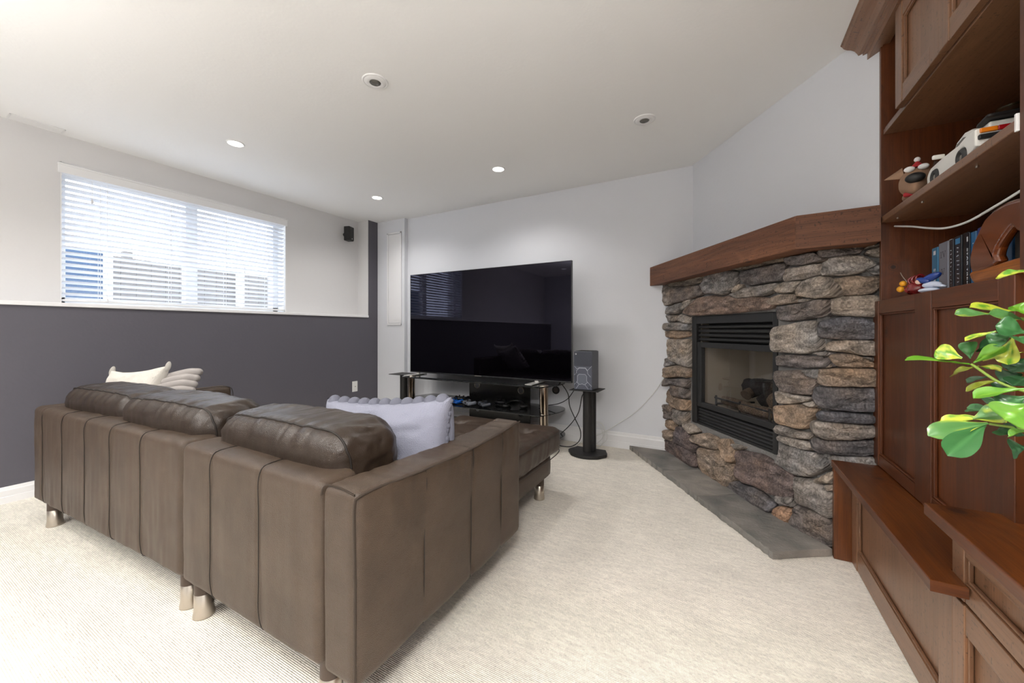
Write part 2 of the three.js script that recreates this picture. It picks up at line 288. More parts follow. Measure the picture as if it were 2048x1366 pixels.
ADDED_PENDANTS.forEach(([x, z, d, down, up], i) => {  // added lamps, unseen, to brighten the ceiling and the room
  const y = 1.82, t = thing('added_fill_pendant', i ? 'added round flat fill lamp hanging out of view behind the left of the sofa' : 'added round flat fill lamp hanging unseen just behind the camera', 'pendant lamp', [x, y, z]);
  part('canopy', cyl(0.05, 0.055, 0.03, 0, CEIL - y - 0.015, 0, 30), M.white, t);
  part('rod', cyl(0.006, 0.006, CEIL - y - 0.06, 0, (CEIL - y) / 2, 0, 12), M.brushed, t);
  part('ring', new THREE.LatheGeometry([[d / 2 + 0.004, -0.022], [d / 2 + 0.014, -0.022], [d / 2 + 0.014, 0.022], [d / 2 + 0.004, 0.022], [d / 2 + 0.004, -0.022]].map((p) => new THREE.Vector2(...p)), 60), M.brushed, t);
  part('diffuser', cyl(d / 2 + 0.004, d / 2 + 0.004, 0.03, 0, 0, 0, 60), M.lens, t);
  for (const [w, s] of [[down, -1], [up, 1]]) { const a = new THREE.RectAreaLight(WARM, w, d * 0.88, d * 0.88); a.position.set(0, s * 0.03, 0); a.rotation.x = s * Math.PI / 2; t.add(a); }
});
// supply-air grille in the ceiling by the window wall
{
  const t = thing('ceiling_vent', 'small white air grille in the ceiling at the upper left by the wall', 'vent', [-4.0, CEIL, -0.72]);
  part('vent_frame', [bx(-0.045, -0.035, -0.006, 0, -0.12, 0.12), bx(0.035, 0.045, -0.006, 0, -0.12, 0.12), bx(-0.045, 0.045, -0.006, 0, -0.12, -0.11), bx(-0.045, 0.045, -0.006, 0, 0.11, 0.12)], M.white, t);
  for (let i = 0; i < 7; i++) part('vent_blade', bx(-0.034 + i * 0.0098, -0.027 + i * 0.0098, -0.005, -0.001, -0.11, 0.11, 0.001), M.white, t);
}
// small speaker on the window wall, outlets
{
  const t = thing('wall_speaker', 'small black satellite speaker mounted high on the wall near the dark column', 'speaker', [UX, 2.235, -3.14]);
  part('bracket', [cyl(0.02, 0.02, 0.012, 0, 0, 0).rotateZ(Math.PI / 2).translate(0.006, 0, 0), tube([[0.01, 0, 0], [0.035, 0, 0], [0.05, 0, 0]], 0.008, 6)], M.black, t);
  const c = new THREE.Group(); c.name = 'speaker_box'; c.position.set(0.085, 0, 0); c.rotation.y = rad(18); t.add(c);
  part('cabinet', bx(-0.04, 0.035, -0.085, 0.085, -0.045, 0.045, 0.006), M.black, c);
  part('grille', bx(0.034, 0.042, -0.08, 0.08, -0.04, 0.04, 0.004), M.blackMetal, c);
  part('badge', cyl(0.006, 0.006, 0.003, 0, 0, 0, 12).rotateZ(Math.PI / 2).translate(0.0425, -0.062, 0), M.whitePlastic, c);
  for (const y of [0.02, -0.03]) part('terminal', new THREE.TorusGeometry(0.008, 0.003, 6, 14).translate(-0.045, y, -0.03), M.black, c);
}
{
  const t = thing('wall_outlet', 'white single coaxial wall plate low on the dark grey wall', 'outlet', [KX, 0.395, -3.142]);
  part('cover_plate', bx(0, 0.006, -0.062, 0.062, -0.037, 0.037, 0.003), M.whitePlastic, t);
  part('connector', cyl(0.005, 0.006, 0.012, 0, 0, 0, 12).rotateZ(Math.PI / 2).translate(0.01, 0, 0), M.brushed, t);
  for (const y of [-0.045, 0.045]) part('screw', cyl(0.0025, 0.0025, 0.002, 0, 0, 0, 10).rotateZ(Math.PI / 2).translate(0.0065, y, 0), M.brushed, t);
  const p = thing('cable_grommet', 'round dark cable grommet in the white wall right of the television stand', 'grommet', [-1.461, 0.478, BZ]);
  part('grommet_ring', new THREE.TorusGeometry(0.032, 0.008, 10, 30).translate(0, 0, 0.004), M.blackMetal, p);
  part('grommet_cap', cyl(0.032, 0.032, 0.008, 0, 0, 0, 28).rotateX(Math.PI / 2).translate(0, 0, 0.004), std({ color: rgb(92, 84, 78), roughness: 0.5 }), p);
}

// ---------------------------------------------------------------- stone fireplace
// plane coordinates: s runs along the slanted front from the back wall, y is up; the facet faces the room beside the bookcase
const FA = rad(36), FO = [-0.449, BZ], FD = [Math.sin(FA), Math.cos(FA)], FN = [-FD[1], FD[0]];
const diag = new THREE.Matrix4().makeBasis(V(FD[0], 0, FD[1]), V(0, 1, 0), V(FN[0], 0, FN[1])).setPosition(FO[0], 0, FO[1]);
const facet = new THREE.Matrix4().makeTranslation(0, 0, -2.375);
const fireplace = thing('stone_fireplace', 'corner fireplace surround of stacked grey and tan ledge stones', 'fireplace');
function stoneGeo(pts, k) {
  const P = []; for (let i = 0; i < pts.length; i += 2) P.push([pts[i], pts[i + 1]]);
  let cx = 0, cy = 0, len = 0; for (const p of P) { cx += p[0] / P.length; cy += p[1] / P.length; }
  const per = P.map((p, i) => { const q = P[(i + 1) % P.length], l = Math.hypot(q[0] - p[0], q[1] - p[1]); len += l; return l; });
  const N = Math.max(20, Math.min(56, Math.round(len / 0.018))), ring = [];
  for (let i = 0; i < N; i++) { let d = i / N * len, j = 0; while (d > per[j]) { d -= per[j]; j = (j + 1) % P.length; } const a = P[j], b = P[(j + 1) % P.length], t = d / per[j]; ring.push([mix(a[0], b[0], t), mix(a[1], b[1], t)]); }
  const soft = ring.map((p, i) => { const a = ring[(i + N - 1) % N], b = ring[(i + 1) % N]; return [p[0] * 0.5 + (a[0] + b[0]) * 0.25, p[1] * 0.5 + (a[1] + b[1]) * 0.25]; });
  const proud = rr(-0.006, 0.016), tx = rr(-0.12, 0.12), ty = rr(-0.18, 0.12);
  const levels = [[-0.003, -0.075], [-0.0035, -0.014 + proud * 0.5], [-0.001, -0.002 + proud], [0.005, 0.0055 + proud], [0.016, 0.009 + proud], [0.034, 0.010 + proud], [0.06, 0.011 + proud], [0.09, 0.011 + proud]];
  const v = [], idx = [];
  for (const [ins, z] of levels) for (const p of soft) {
    const dx = p[0] - cx, dy = p[1] - cy, d = Math.hypot(dx, dy) || 1, f = Math.max(0.12, 1 - ins / d), x = cx + dx * f, y = cy + dy * f, fr = ins > -0.003 ? 1 : 0;
    const ledge = Math.round(fbm(x * 7 + k, y * 26 + k, k, 2) * 5) / 5;
    v.push(x + fr * (vn(x * 60, y * 60, k) - 0.5) * 0.008, y + fr * (vn(x * 60, y * 60, k + 9) - 0.5) * 0.006, z + fr * (0.026 * (fbm(x * 9, y * 20, k, 4) - 0.5) + 0.02 * (ledge - 0.5) + tx * dx * 0.5 + ty * dy * 0.5));
  }
  const L = levels.length, last = v.length / 3; v.push(cx, cy, 0.011 + proud + 0.02 * (fbm(cx * 9, cy * 20, k, 4) - 0.5));
  for (let l = 0; l < L - 1; l++) for (let i = 0; i < N; i++) { const a = l * N + i, b = l * N + (i + 1) % N; idx.push(a, b, b + N, a, b + N, a + N); }
  for (let i = 0; i < N; i++) idx.push((L - 1) * N + i, (L - 1) * N + (i + 1) % N, last);
  // outlines may run either way round
  let area = 0; for (let i = 0; i < N; i++) { const a = soft[i], b = soft[(i + 1) % N]; area += a[0] * b[1] - b[0] * a[1]; }
  if (area < 0) for (let i = 0; i < idx.length; i += 3) [idx[i], idx[i + 1]] = [idx[i + 1], idx[i]];
  const g = new THREE.BufferGeometry(); g.setAttribute('position', new THREE.Float32BufferAttribute(v, 3)); g.setIndex(idx);
  const c = toCreasedNormals(g, 0.55), p = c.attributes.position, uv = new Float32Array(p.count * 2), ox = rnd() * 3, oy = rnd() * 3;
  for (let i = 0; i < p.count; i++) { uv[i * 2] = p.getX(i) + ox; uv[i * 2 + 1] = p.getY(i) + p.getZ(i) * 0.8 + oy; }
  c.setAttribute('uv', new THREE.BufferAttribute(uv, 2)); return c;
}
let sn = 0;
const D = (c, p) => part(numbered('stone'), stoneGeo(p, ++sn).applyMatrix4(diag), STONE[c], fireplace);
const Fc = (c, p) => { for (let i = 0; i < p.length; i += 2) if (p[i] > 0.585) p[i] += 0.022; return fcStone(c, p); };
const fcStone = (c, p) => part(numbered('stone'), stoneGeo(p, ++sn).applyMatrix4(facet), STONE[c], fireplace);
D('g',[-.016,1.460,.080,1.438,.096,1.282,.011,1.276,-.027,1.324]);
D('k',[-.005,1.463,.286,1.466,.538,1.469,.495,1.414,.321,1.415,.080,1.431]);
D('d',[.090,1.428,.321,1.410,.471,1.403,.522,1.330,.475,1.320,.267,1.296,.101,1.287]);
D('g',[.545,1.463,.790,1.463,.870,1.440,.874,1.381,.853,1.333,.784,1.310,.718,1.303,.634,1.324,.538,1.328,.475,1.397,.498,1.419]);
D('d',[.890,1.438,1.033,1.437,1.246,1.432,1.242,1.335,1.106,1.339,.980,1.336,.912,1.365]);
D('k',[.796,1.466,.929,1.466,1.043,1.464,1.211,1.464,1.211,1.439,1.084,1.443,.894,1.444]);
D('l',[.858,1.349,.906,1.356,.926,1.325,.870,1.305,.828,1.310]);
D('g',[.797,1.301,.868,1.304,.934,1.325,1.206,1.329,1.182,1.293,1.106,1.264,.989,1.268,.881,1.265]);
D('r',[.340,1.250,.458,1.304,.641,1.313,.711,1.287,.802,1.297,.889,1.264,1.084,1.264,1.166,1.238,1.166,1.186,1.012,1.183,.840,1.178,.400,1.177,.258,1.203]);
D('g',[.016,1.259,.258,1.287,.267,1.270,.200,1.205,.027,1.199]);
D('l',[.276,1.301,.392,1.302,.357,1.259,.267,1.228,.239,1.222,.220,1.263]);
D('g',[.009,1.196,.180,1.190,.164,1.137,.021,1.134]);
D('l',[.223,1.200,.276,1.181,.345,1.174,.345,1.116,.255,1.117,.158,1.155]);
D('g',[-.016,1.128,.170,1.130,.345,1.112,.350,1.062,.180,1.068,-.016,1.068]);
D('t',[-.004,1.059,.180,1.065,.345,1.057,.345,1.020,.147,.996,.009,1.009]);
D('l',[.021,.993,.296,.992,.345,1.002,.355,.781,.286,.777,.158,.801,.026,.822]);
D('g',[-.010,.832,.068,.812,.164,.790,-.004,.750,-.016,.799]);
D('t',[-.016,.743,.136,.772,.223,.786,.350,.769,.345,.701,.213,.694,-.016,.654,-.072,.679,-.053,.713]);
D('d',[-.004,.651,.158,.668,.335,.689,.330,.616,.213,.616,.068,.617,-.010,.578]);
D('d',[.074,.612,.213,.612,.326,.608,.330,.534,.202,.520,.068,.515,.056,.563]);
D('t',[-.034,.562,.051,.571,.062,.511,.202,.512,.335,.527,.335,.444,.223,.424,.068,.423,-.004,.453]);
D('d',[-.072,.427,.009,.430,.109,.418,.120,.330,-.016,.305,-.066,.345]);
D('g',[.125,.415,.223,.423,.326,.433,.326,.331,.213,.301,.131,.332]);
D('t',[-.016,.296,.131,.329,.170,.293,.153,.238,.044,.226,-.016,.242]);
D('t',[-.016,.209,.142,.228,.114,.146,.021,.132,-.022,.152]);
D('p',[.175,.281,.265,.304,.384,.262,.374,.220,.449,.209,.422,.143,.286,.149,.125,.146]);
D('p',[-.084,.117,.105,.140,.303,.146,.422,.136,.459,.052,.309,.019,.166,.015,-.024,.051]);
D('l',[.271,.327,.350,.349,.454,.333,.481,.316,.389,.279,.291,.292]);
D('t',[.389,.272,.550,.326,.680,.330,.680,.293,.669,.241,.616,.231,.507,.219,.369,.222]);
D('t',[.680,.288,.699,.326,.797,.353,.846,.296,.873,.276,.873,.225,.797,.204,.725,.234]);
D('l',[.816,.329,.938,.342,.919,.322,.849,.298]);
D('t',[.462,.200,.616,.224,.687,.241,.740,.214,.805,.202,.863,.215,.846,.160,.866,.125,.880,.111,.747,.011,.687,.027,.558,.014,.462,.059,.445,.151]);
D('p',[.839,.285,.900,.312,1.080,.338,1.191,.321,1.294,.299,1.297,.261,1.278,.166,1.236,.150,1.151,.137,1.022,.141,.922,.119,.870,.145,.849,.166,.880,.223]);
D('b',[.755,.014,.791,.072,.866,.109,.932,.102,1.022,.125,1.123,.107,1.181,.089,1.156,.037,1.022,.022,.886,.026]);
D('g',[1.182,.149,1.279,.178,1.297,.134,1.211,.109,1.177,.121]);
D('o',[1.153,.036,1.173,.073,1.215,.104,1.294,.117,1.257,.021,1.191,.016]);
D('d',[1.272,.066,1.301,.148,1.445,.165,1.492,.161,1.509,.156,1.509,.095,1.496,.032,1.445,.017,1.376,.021,1.283,.027]);
D('g',[1.303,.298,1.407,.320,1.445,.304,1.499,.297,1.506,.297,1.503,.174,1.467,.163,1.392,.166,1.314,.159,1.299,.200]);
D('l',[1.423,.322,1.513,.407,1.513,.338,1.482,.334,1.426,.313]);
D('l',[1.475,.321,1.513,.336,1.513,.310,1.496,.303]);
D('k',[1.121,1.474,1.251,1.471,1.429,1.463,1.435,1.454,1.255,1.454,1.251,1.437,1.095,1.453]);
D('d',[1.253,1.454,1.435,1.449,1.443,1.423,1.475,1.411,1.458,1.397,1.317,1.404,1.257,1.424]);
D('g',[1.246,1.397,1.334,1.396,1.455,1.392,1.458,1.383,1.448,1.334,1.370,1.330,1.246,1.325]);
Fc('d',[.397,1.461,.484,1.465,.565,1.466,.572,1.449,.555,1.425,.484,1.423,.421,1.418,.398,1.426]);
Fc('l',[.426,1.412,.481,1.419,.545,1.419,.570,1.413,.597,1.373,.570,1.342,.530,1.331,.468,1.330,.406,1.330,.413,1.383]);
Fc('l',[.580,1.435,.618,1.457,.618,1.403,.594,1.408,.571,1.423]);
Fc('g',[.570,1.450,.616,1.470,.618,1.459,.578,1.444]);
Fc('g',[.582,1.348,.610,1.373,.616,1.324,.586,1.326]);
D('l',[1.350,1.319,1.440,1.330,1.481,1.316,1.511,1.256,1.502,1.224,1.429,1.224,1.317,1.248,1.317,1.280]);
Fc('t',[.449,1.311,.532,1.325,.584,1.315,.616,1.319,.616,1.307,.599,1.269,.594,1.244,.577,1.229,.471,1.229,.454,1.257]);
D('l',[1.219,1.328,1.344,1.320,1.317,1.284,1.308,1.263,1.199,1.270,1.177,1.295]);
D('t',[1.177,1.255,1.219,1.263,1.310,1.258,1.329,1.228,1.325,1.211,1.166,1.207,1.116,1.230]);
D('d',[1.172,1.198,1.334,1.204,1.390,1.216,1.477,1.215,1.491,1.202,1.484,1.169,1.466,1.131,1.350,1.124,1.255,1.115,1.177,1.129]);
D('l',[1.335,1.227,1.423,1.220,1.386,1.209,1.334,1.211]);
Fc('l',[.437,1.212,.468,1.222,.589,1.230,.611,1.204,.611,1.128,.540,1.132,.442,1.144,.432,1.177]);
D('l',[1.186,1.085,1.366,1.111,1.430,1.113,1.436,1.038,1.457,1.001,1.457,.965,1.334,.944,1.246,.950,1.171,.946,1.151,.991,1.166,1.061]);
Fc('b',[.405,1.109,.468,1.123,.520,1.131,.575,1.120,.599,1.094,.600,1.024,.494,1.023,.399,1.029,.397,1.065]);
Fc('l',[.442,1.011,.512,1.017,.599,1.018,.600,.947,.550,.948,.517,.964,.425,.965,.419,.977]);
Fc('t',[.427,.953,.527,.953,.555,.943,.598,.910,.594,.892,.484,.886,.458,.905]);
Fc('l',[.424,.936,.457,.901,.442,.884,.427,.884]);
Fc('g',[.556,.941,.600,.942,.600,.914]);
D('d',[1.176,.925,1.299,.938,1.473,.937,1.478,.886,1.350,.873,1.171,.871]);
D('g',[1.408,.954,1.477,.961,1.480,.945,1.444,.937]);
D('d',[1.186,.840,1.334,.859,1.382,.829,1.430,.825,1.428,.798,1.417,.787,1.423,.749,1.402,.743,1.308,.734,1.241,.731,1.171,.770,1.171,.812]);
D('g',[1.344,.861,1.443,.872,1.443,.835,1.414,.824,1.385,.834]);
Fc('t',[.403,.878,.602,.887,.602,.806,.442,.796,.397,.801,.400,.827]);
D('l',[1.171,.726,1.237,.736,1.299,.728,1.412,.733,1.417,.720,1.350,.695,1.232,.665,1.190,.669,1.166,.711]);
D('l',[1.365,.696,1.424,.714,1.428,.689,1.390,.685]);
Fc('b',[.389,.788,.602,.800,.602,.711,.587,.691,.520,.681,.468,.685,.397,.692,.384,.714,.382,.748]);
D('t',[1.171,.645,1.232,.659,1.362,.687,1.439,.680,1.435,.656,1.390,.614,1.397,.595,1.366,.564,1.308,.553,1.190,.554,1.166,.583,1.166,.625]);
Fc('b',[.397,.669,.415,.674,.463,.672,.584,.676,.597,.665,.597,.635,.494,.625,.410,.623,.389,.643]);
Fc('g',[.378,.614,.405,.620,.455,.619,.599,.626,.599,.583,.580,.561,.515,.546,.415,.536,.381,.558,.370,.590]);
D('g',[1.167,.501,1.201,.547,1.299,.545,1.317,.539,1.413,.554,1.424,.534,1.398,.518,1.264,.497,1.190,.493]);
D('l',[1.177,.457,1.191,.486,1.334,.500,1.405,.506,1.419,.471,1.370,.456,1.282,.450,1.190,.450]);
Fc('b',[.375,.524,.386,.538,.421,.530,.507,.539,.597,.558,.597,.486,.507,.469,.405,.460,.382,.472,.373,.501]);
D('g',[1.210,.438,1.287,.446,1.366,.449,1.428,.461,1.486,.434,1.473,.393,1.405,.337,1.366,.323,1.291,.309,1.196,.325,1.186,.344,1.201,.379]);
Fc('g',[.435,.440,.450,.459,.515,.461,.577,.477,.597,.474,.597,.430,.520,.410,.453,.402,.433,.415]);
{
  // mortar bed behind the stones, open round the firebox
  const box = (s0, s1, y0, y1) => bx(s0, s1, y0, y1, -0.14, -0.028, 0).applyMatrix4(diag);
  part('mortar_bed', [box(0.004, 0.352, 0, 1.47), box(1.17, 1.46, 0, 1.47), box(0.352, 1.17, 1.172, 1.47), box(0.352, 1.17, 0, 0.362), bx(0.40, 0.99, 0, 1.47, -2.5, -2.403, 0)], M.mortar, fireplace);
}
// gas insert
{
  const t = thing('fireplace_insert', 'black gas fireplace insert with louvres and a glass front showing logs', 'gas fireplace');
  const P = (name, g, m = M.firebox, par = t, label) => part(name, (Array.isArray(g) ? join(g) : g).applyMatrix4(diag), m, par, label);
  const b = (s0, s1, y0, y1, z0, z1, r = 0.003) => bx(s0, s1, y0, y1, z0, z1, r);
  P('surround_frame', [b(0.353, 0.408, 0.365, 1.17, -0.075, -0.022), b(1.135, 1.169, 0.365, 1.17, -0.075, -0.022), b(0.408, 1.135, 1.115, 1.17, -0.075, -0.022), b(0.36, 1.165, 0.363, 0.378, -0.09, -0.03)]);
  for (const [y0, n, dy] of [[1.0, 4, 0.031], [0.385, 5, 0.0225]]) for (let i = 0; i < n; i++) {
    const q = bx(0.41, 1.134, -0.009, 0.009, -0.012, 0.012, 0.006); q.rotateX(rad(35)); q.translate(0, y0 + i * dy, -0.05);
    P('louvre', q);
  }
  P('door_frame', [b(0.41, 0.46, 0.497, 0.978, -0.06, -0.028), b(1.132, 1.162, 0.497, 0.978, -0.06, -0.028), b(0.46, 1.132, 0.94, 0.978, -0.06, -0.028), b(0.46, 1.132, 0.497, 0.533, -0.06, -0.028)]);
  P('glass_pane', b(0.46, 1.132, 0.533, 0.94, -0.056, -0.052, 0), M.glass);
  const inside = std({ color: rgb(156, 146, 132), roughness: 0.9 });
  P('fire_chamber', [b(0.42, 1.16, 0.49, 0.51, -0.45, -0.06, 0), b(0.42, 1.16, 0.955, 0.975, -0.45, -0.06, 0), b(0.42, 1.16, 0.49, 0.975, -0.47, -0.45, 0), b(0.40, 0.42, 0.36, 1.17, -0.47, -0.06, 0), b(1.15, 1.17, 0.36, 1.17, -0.47, -0.06, 0)], inside);
  P('vent_back', [b(0.41, 1.16, 0.36, 0.49, -0.13, -0.12, 0), b(0.41, 1.16, 0.975, 1.17, -0.13, -0.12, 0)], M.black);
  const bark = dtex(256, 256, (u, v) => { const n = fbm(u * 8, v * 30, 51, 4); return lerp3([58, 46, 38], [150, 128, 106], n * 1.4 - 0.2); }, true, [0.25, 0.25]);
  const barkM = std({ map: bark, bumpMap: stoneBump, bumpScale: 0.012, roughness: 0.95 }), char = std({ color: rgb(58, 52, 50), map: stoneTex, bumpMap: stoneBump, bumpScale: 0.015, roughness: 0.95 });
  const log = (a, c, r, m, k) => {
    const A = V(...a), C = V(...c), d = C.clone().sub(A), g = new THREE.CylinderGeometry(r * 0.86, r, d.length(), 20, 14); const p = g.attributes.position;
    for (let i = 0; i < p.count; i++) { const x = p.getX(i), y = p.getY(i), z = p.getZ(i), rr0 = Math.hypot(x, z); if (rr0 < 1e-4) continue; const an = Math.atan2(z, x), f = 1 + 0.28 * (fbm(an * 1.3 + 3 + k, y * 16, k, 3) - 0.5) + 0.16 * (vn(an * 4 + 9, y * 60, k) - 0.5); p.setX(i, x * f); p.setZ(i, z * f); }
    g.computeVertexNormals(); g.applyQuaternion(new THREE.Quaternion().setFromUnitVectors(V(0, 1, 0), d.clone().normalize())); g.translate(...A.clone().add(C).multiplyScalar(0.5).toArray());
    return P('log', g, m);
  };
  log([0.57, 0.565, -0.14], [0.82, 0.57, -0.12], 0.032, barkM, 1); log([0.80, 0.56, -0.10], [1.06, 0.565, -0.11], 0.036, barkM, 2);
  log([0.62, 0.66, -0.30], [0.98, 0.70, -0.28], 0.066, char, 3); log([0.92, 0.62, -0.22], [1.13, 0.70, -0.20], 0.05, barkM, 4); log([0.70, 0.62, -0.20], [0.66, 0.685, -0.34], 0.034, barkM, 5); log([0.86, 0.60, -0.18], [1.02, 0.75, -0.3], 0.04, char, 6);
  for (const s of [0.56, 0.80, 1.05]) P('grate_bar', [b(s - 0.006, s + 0.006, 0.515, 0.60, -0.085, -0.073), b(s - 0.006, s + 0.006, 0.535, 0.547, -0.38, -0.08)], M.black);
  P('grate_rail', b(0.54, 1.08, 0.575, 0.587, -0.088, -0.076), M.black);
  const eg = []; for (let i = 0; i < 60; i++) { const g = new THREE.IcosahedronGeometry(rr(0.006, 0.016), 0); g.scale(1, 0.5, 1); g.translate(rr(0.48, 1.11), 0.515, rr(-0.4, -0.08)); eg.push(g); }
  P('ember_bed', eg, std({ color: rgb(150, 142, 132), roughness: 1 })).userData.kind = 'stuff';
}
// mantel beam in two lengths, mitred at the corner
{
  const t = thing('mantel_shelf', 'thick reddish brown timber mantel beam wrapping the stone corner fireplace', 'mantel');
  const A = [-0.576, BZ], B = [0.296, -2.285], C = [0.598, -2.262], y0 = 1.455, y1 = 1.617, bk = [[-0.29, BZ], [0.5, -2.46], [0.598, -2.43]];
  const beam = (a, b, c, d, k) => {
    const g = ext([[a[0], -a[1]], [b[0], -b[1]], [c[0], -c[1]], [d[0], -d[1]]], y1 - y0, 0.004).rotateX(-Math.PI / 2).translate(0, y0, 0).flat();
    const dir = V(b[0] - a[0], 0, b[1] - a[1]).normalize(), p = g.attributes.position, n = g.attributes.normal, uv = new Float32Array(p.count * 2);
    for (let i = 0; i < p.count; i++) { const q = V().fromBufferAttribute(p, i); uv[i * 2] = q.x * dir.x + q.z * dir.z + k; uv[i * 2 + 1] = Math.abs(n.getY(i)) > 0.7 ? q.x * dir.z - q.z * dir.x : q.y + k * 0.4; }
    g.setAttribute('uv', new THREE.BufferAttribute(uv, 2)); return g;
  };
  part('beam', beam(A, B, bk[1], bk[0], 0.31), M.woodMantel, t); part('beam', beam([B[0] + 0.001, B[1]], C, bk[2], [bk[1][0] + 0.001, bk[1][1]], 0.86), M.woodMantel, t);
}
// hearth slabs
{
  const t = thing('slate_hearth', 'low grey slate hearth of butted slabs in front of the stone fireplace', 'hearth');
  const HD = V(0.949, 0, 1.392).normalize(), HN = V(HD.z, 0, -HD.x), O = V(-0.748, 0, BZ + 0.012), cuts = [0, 0.62, 1.06, 1.675];
  const far = [0.3, 0.36, 0.36, 0.36];
  for (let i = 0; i < 3; i++) {
    const pts = [], s0 = cuts[i] + 0.004, s1 = cuts[i + 1] - 0.004, at = (s, w) => { const q = O.clone().addScaledVector(HD, s).addScaledVector(HN, w); return [q.x, -Math.max(q.z, BZ + 0.004)]; };
    const nE = 34; for (let k = 0; k <= nE; k++) { const s = mix(s0, s1, k / nE); pts.push(at(s, (vn(s * 60, 3, 5) - 0.5) * 0.010)); }
    if (i === 0) pts.push(at(s1, 0.34), [-0.449 + 0.14, -(BZ + 0.004)], [-0.748 + 0.004, -(BZ + 0.004)]); else { if (i === 2) for (let k = 1; k < 10; k++) pts.push(at(s1 + (vn(k * 0.9, 2, 8) - 0.5) * 0.006, 0.3 * k / 10)); pts.push(at(s1, 0.3), at(s0, 0.34)); }
    const g = ext(pts, 0.036, 0.003).rotateX(-Math.PI / 2).translate(0, 0.001, 0); part('slate_slab', uvBox(g.flat(), 'x', i * 0.4), M.slate, t);
  }
}

// ---------------------------------------------------------------- sectional sofa
const sofa = thing('sectional_sofa', 'dark brown leather sectional sofa with a chaise, seen from behind', 'sofa');
{
  const groove = (x, seams, w = 0.007) => { let g = 0; for (const s of seams) g = Math.max(g, Math.exp(-Math.pow((x - s) / w, 2))); return g; };
  const puff = (x, seams) => { for (let i = 0; i < seams.length - 1; i++) if (x >= seams[i] && x <= seams[i + 1]) return Math.sin(Math.PI * (x - seams[i]) / (seams[i + 1] - seams[i])); return 0; };
  const Y0 = 0.135, Y1 = 0.648, T = 0.138;
  // upholstered panel; along = x, seams run up the rear face and over the top
  function panel(L, seams, wr, k) {
    return softBox(L, Y1 - Y0, T, 0.028, 0.0115, (p, n) => {
      const x = p.x + L / 2, side = n.x > 0.6 || n.x < -0.6 ? 0 : 1, low = sm(-0.24, 0.05, p.y);
      return (n.y < -0.5 ? 0 : side) * (-0.005 * groove(x, seams) + 0.004 * puff(x, [0, ...seams, L]) * (1 - 0.8 * sm(0.08, 0.22, p.y))) + (n.y < -0.5 ? 0.3 : 1) * wr * (fbm(x * 22, p.y * 3 + 5, k, 3) - 0.5) * (1.2 - 0.5 * low) + 0.005 * (fbm(x * 6, p.y * 9, k + 5, 3) - 0.5);
    });
  }
  function seamLine(x, zr, k, par, curl = 0) { // dark stitched seam up the rear face and over the top edge
    const pts = [[x + curl * 0.03, Y0 + 0.004, zr - 0.03], [x + curl * 0.018, Y0 + 0.012, zr - 0.005], [x + curl * 0.004, Y0 + 0.05, zr + 0.0015], [x, 0.3, zr + 0.001], [x, 0.5, zr + 0.001], [x, Y1 - 0.035, zr + 0.0005], [x, Y1 - 0.008, zr - 0.012], [x, Y1 - 0.0015, zr - 0.04], [x, Y1 - 0.0015, zr - 0.11]];
    part('seam', tube(pts, 0.0015, 60, 6), M.seam, par);
  }
  const legPart = (x, z, par, h = Y0 + 0.02) => {
    const l = part('leg', cyl(0.03, 0.03, h - 0.085, 0, 0.085 + (h - 0.085) / 2, 0, 26), M.darkLeg, par); l.position.set(x, 0, z);
    part('foot_cap', new THREE.LatheGeometry([[0.001, 0], [0.034, 0], [0.0345, 0.004], [0.034, 0.01], [0.0305, 0.03], [0.0308, 0.088], [0.001, 0.088]].map((p) => new THREE.Vector2(...p)), 30), M.brushed, l);
  };
  // left section, turned a little; local origin at its right rear corner
  const L = new THREE.Group(); L.name = 'left_section'; L.position.set(-1.772, 0, -0.662); L.rotation.y = rad(2.8); sofa.add(L);
  const LL = 1.56, ls = [0.14, 0.41, 0.685, 0.955, 1.24];
  const lb = part('back_panel', panel(LL, ls, 0.009, 3).translate(-LL / 2, (Y0 + Y1) / 2, -T / 2), M.leather, L);
  part('seam', ls.map((s) => { const x = -LL + s; return tube([[x + 0.025, Y0 + 0.004, -0.03], [x + 0.016, Y0 + 0.012, -0.004], [x + 0.003, Y0 + 0.05, 0.0015], [x, 0.3, 0.001], [x, 0.5, 0.001], [x, Y1 - 0.035, 0], [x, Y1 - 0.008, -0.012], [x, Y1 - 0.0015, -0.04], [x, Y1 - 0.0015, -0.11]], 0.0015, 60, 6); }), M.seam, L);
  const armL = softBox(0.138, Y1 - Y0, 0.80, 0.026, 0.02, (p) => 0.004 * (fbm(p.z * 8, p.y * 8, 31, 3) - 0.5)).translate(-LL + 0.069, (Y0 + Y1) / 2, -0.13 - 0.40);
  part('arm', armL, M.leather, L);
  part('arm_piping', tube([[-LL + 0.136, Y0 + 0.1, -0.928], [-LL + 0.136, Y1 - 0.02, -0.928], [-LL + 0.132, Y1 - 0.003, -0.91], [-LL + 0.132, Y1 - 0.002, -0.5], [-LL + 0.132, Y1 - 0.002, -0.14]], 0.0025, 60, 6), M.seam, L);
  part('base_frame', bx(-LL + 0.138, -0.004, Y0 + 0.01, 0.25, -0.92, -0.12, 0.012), M.leather, L);
  for (const [a, b] of [[-LL + 0.143, -0.72], [-0.715, -0.004]]) part('seat_cushion', softBox(b - a, 0.15, 0.80, 0.05, 0.03, (p, n) => 0.012 * Math.max(0, n.y) * Math.cos(p.x * 3) + 0.004 * (fbm(p.x * 9, p.z * 9, 7, 3) - 0.5)).translate((a + b) / 2, 0.322, -0.53), M.leatherCushion, L);
  for (const [x, z] of [[-LL + 0.12, -0.05], [-0.045, -0.05], [-LL + 0.12, -0.86], [-0.06, -0.86]]) legPart(x, z, L);
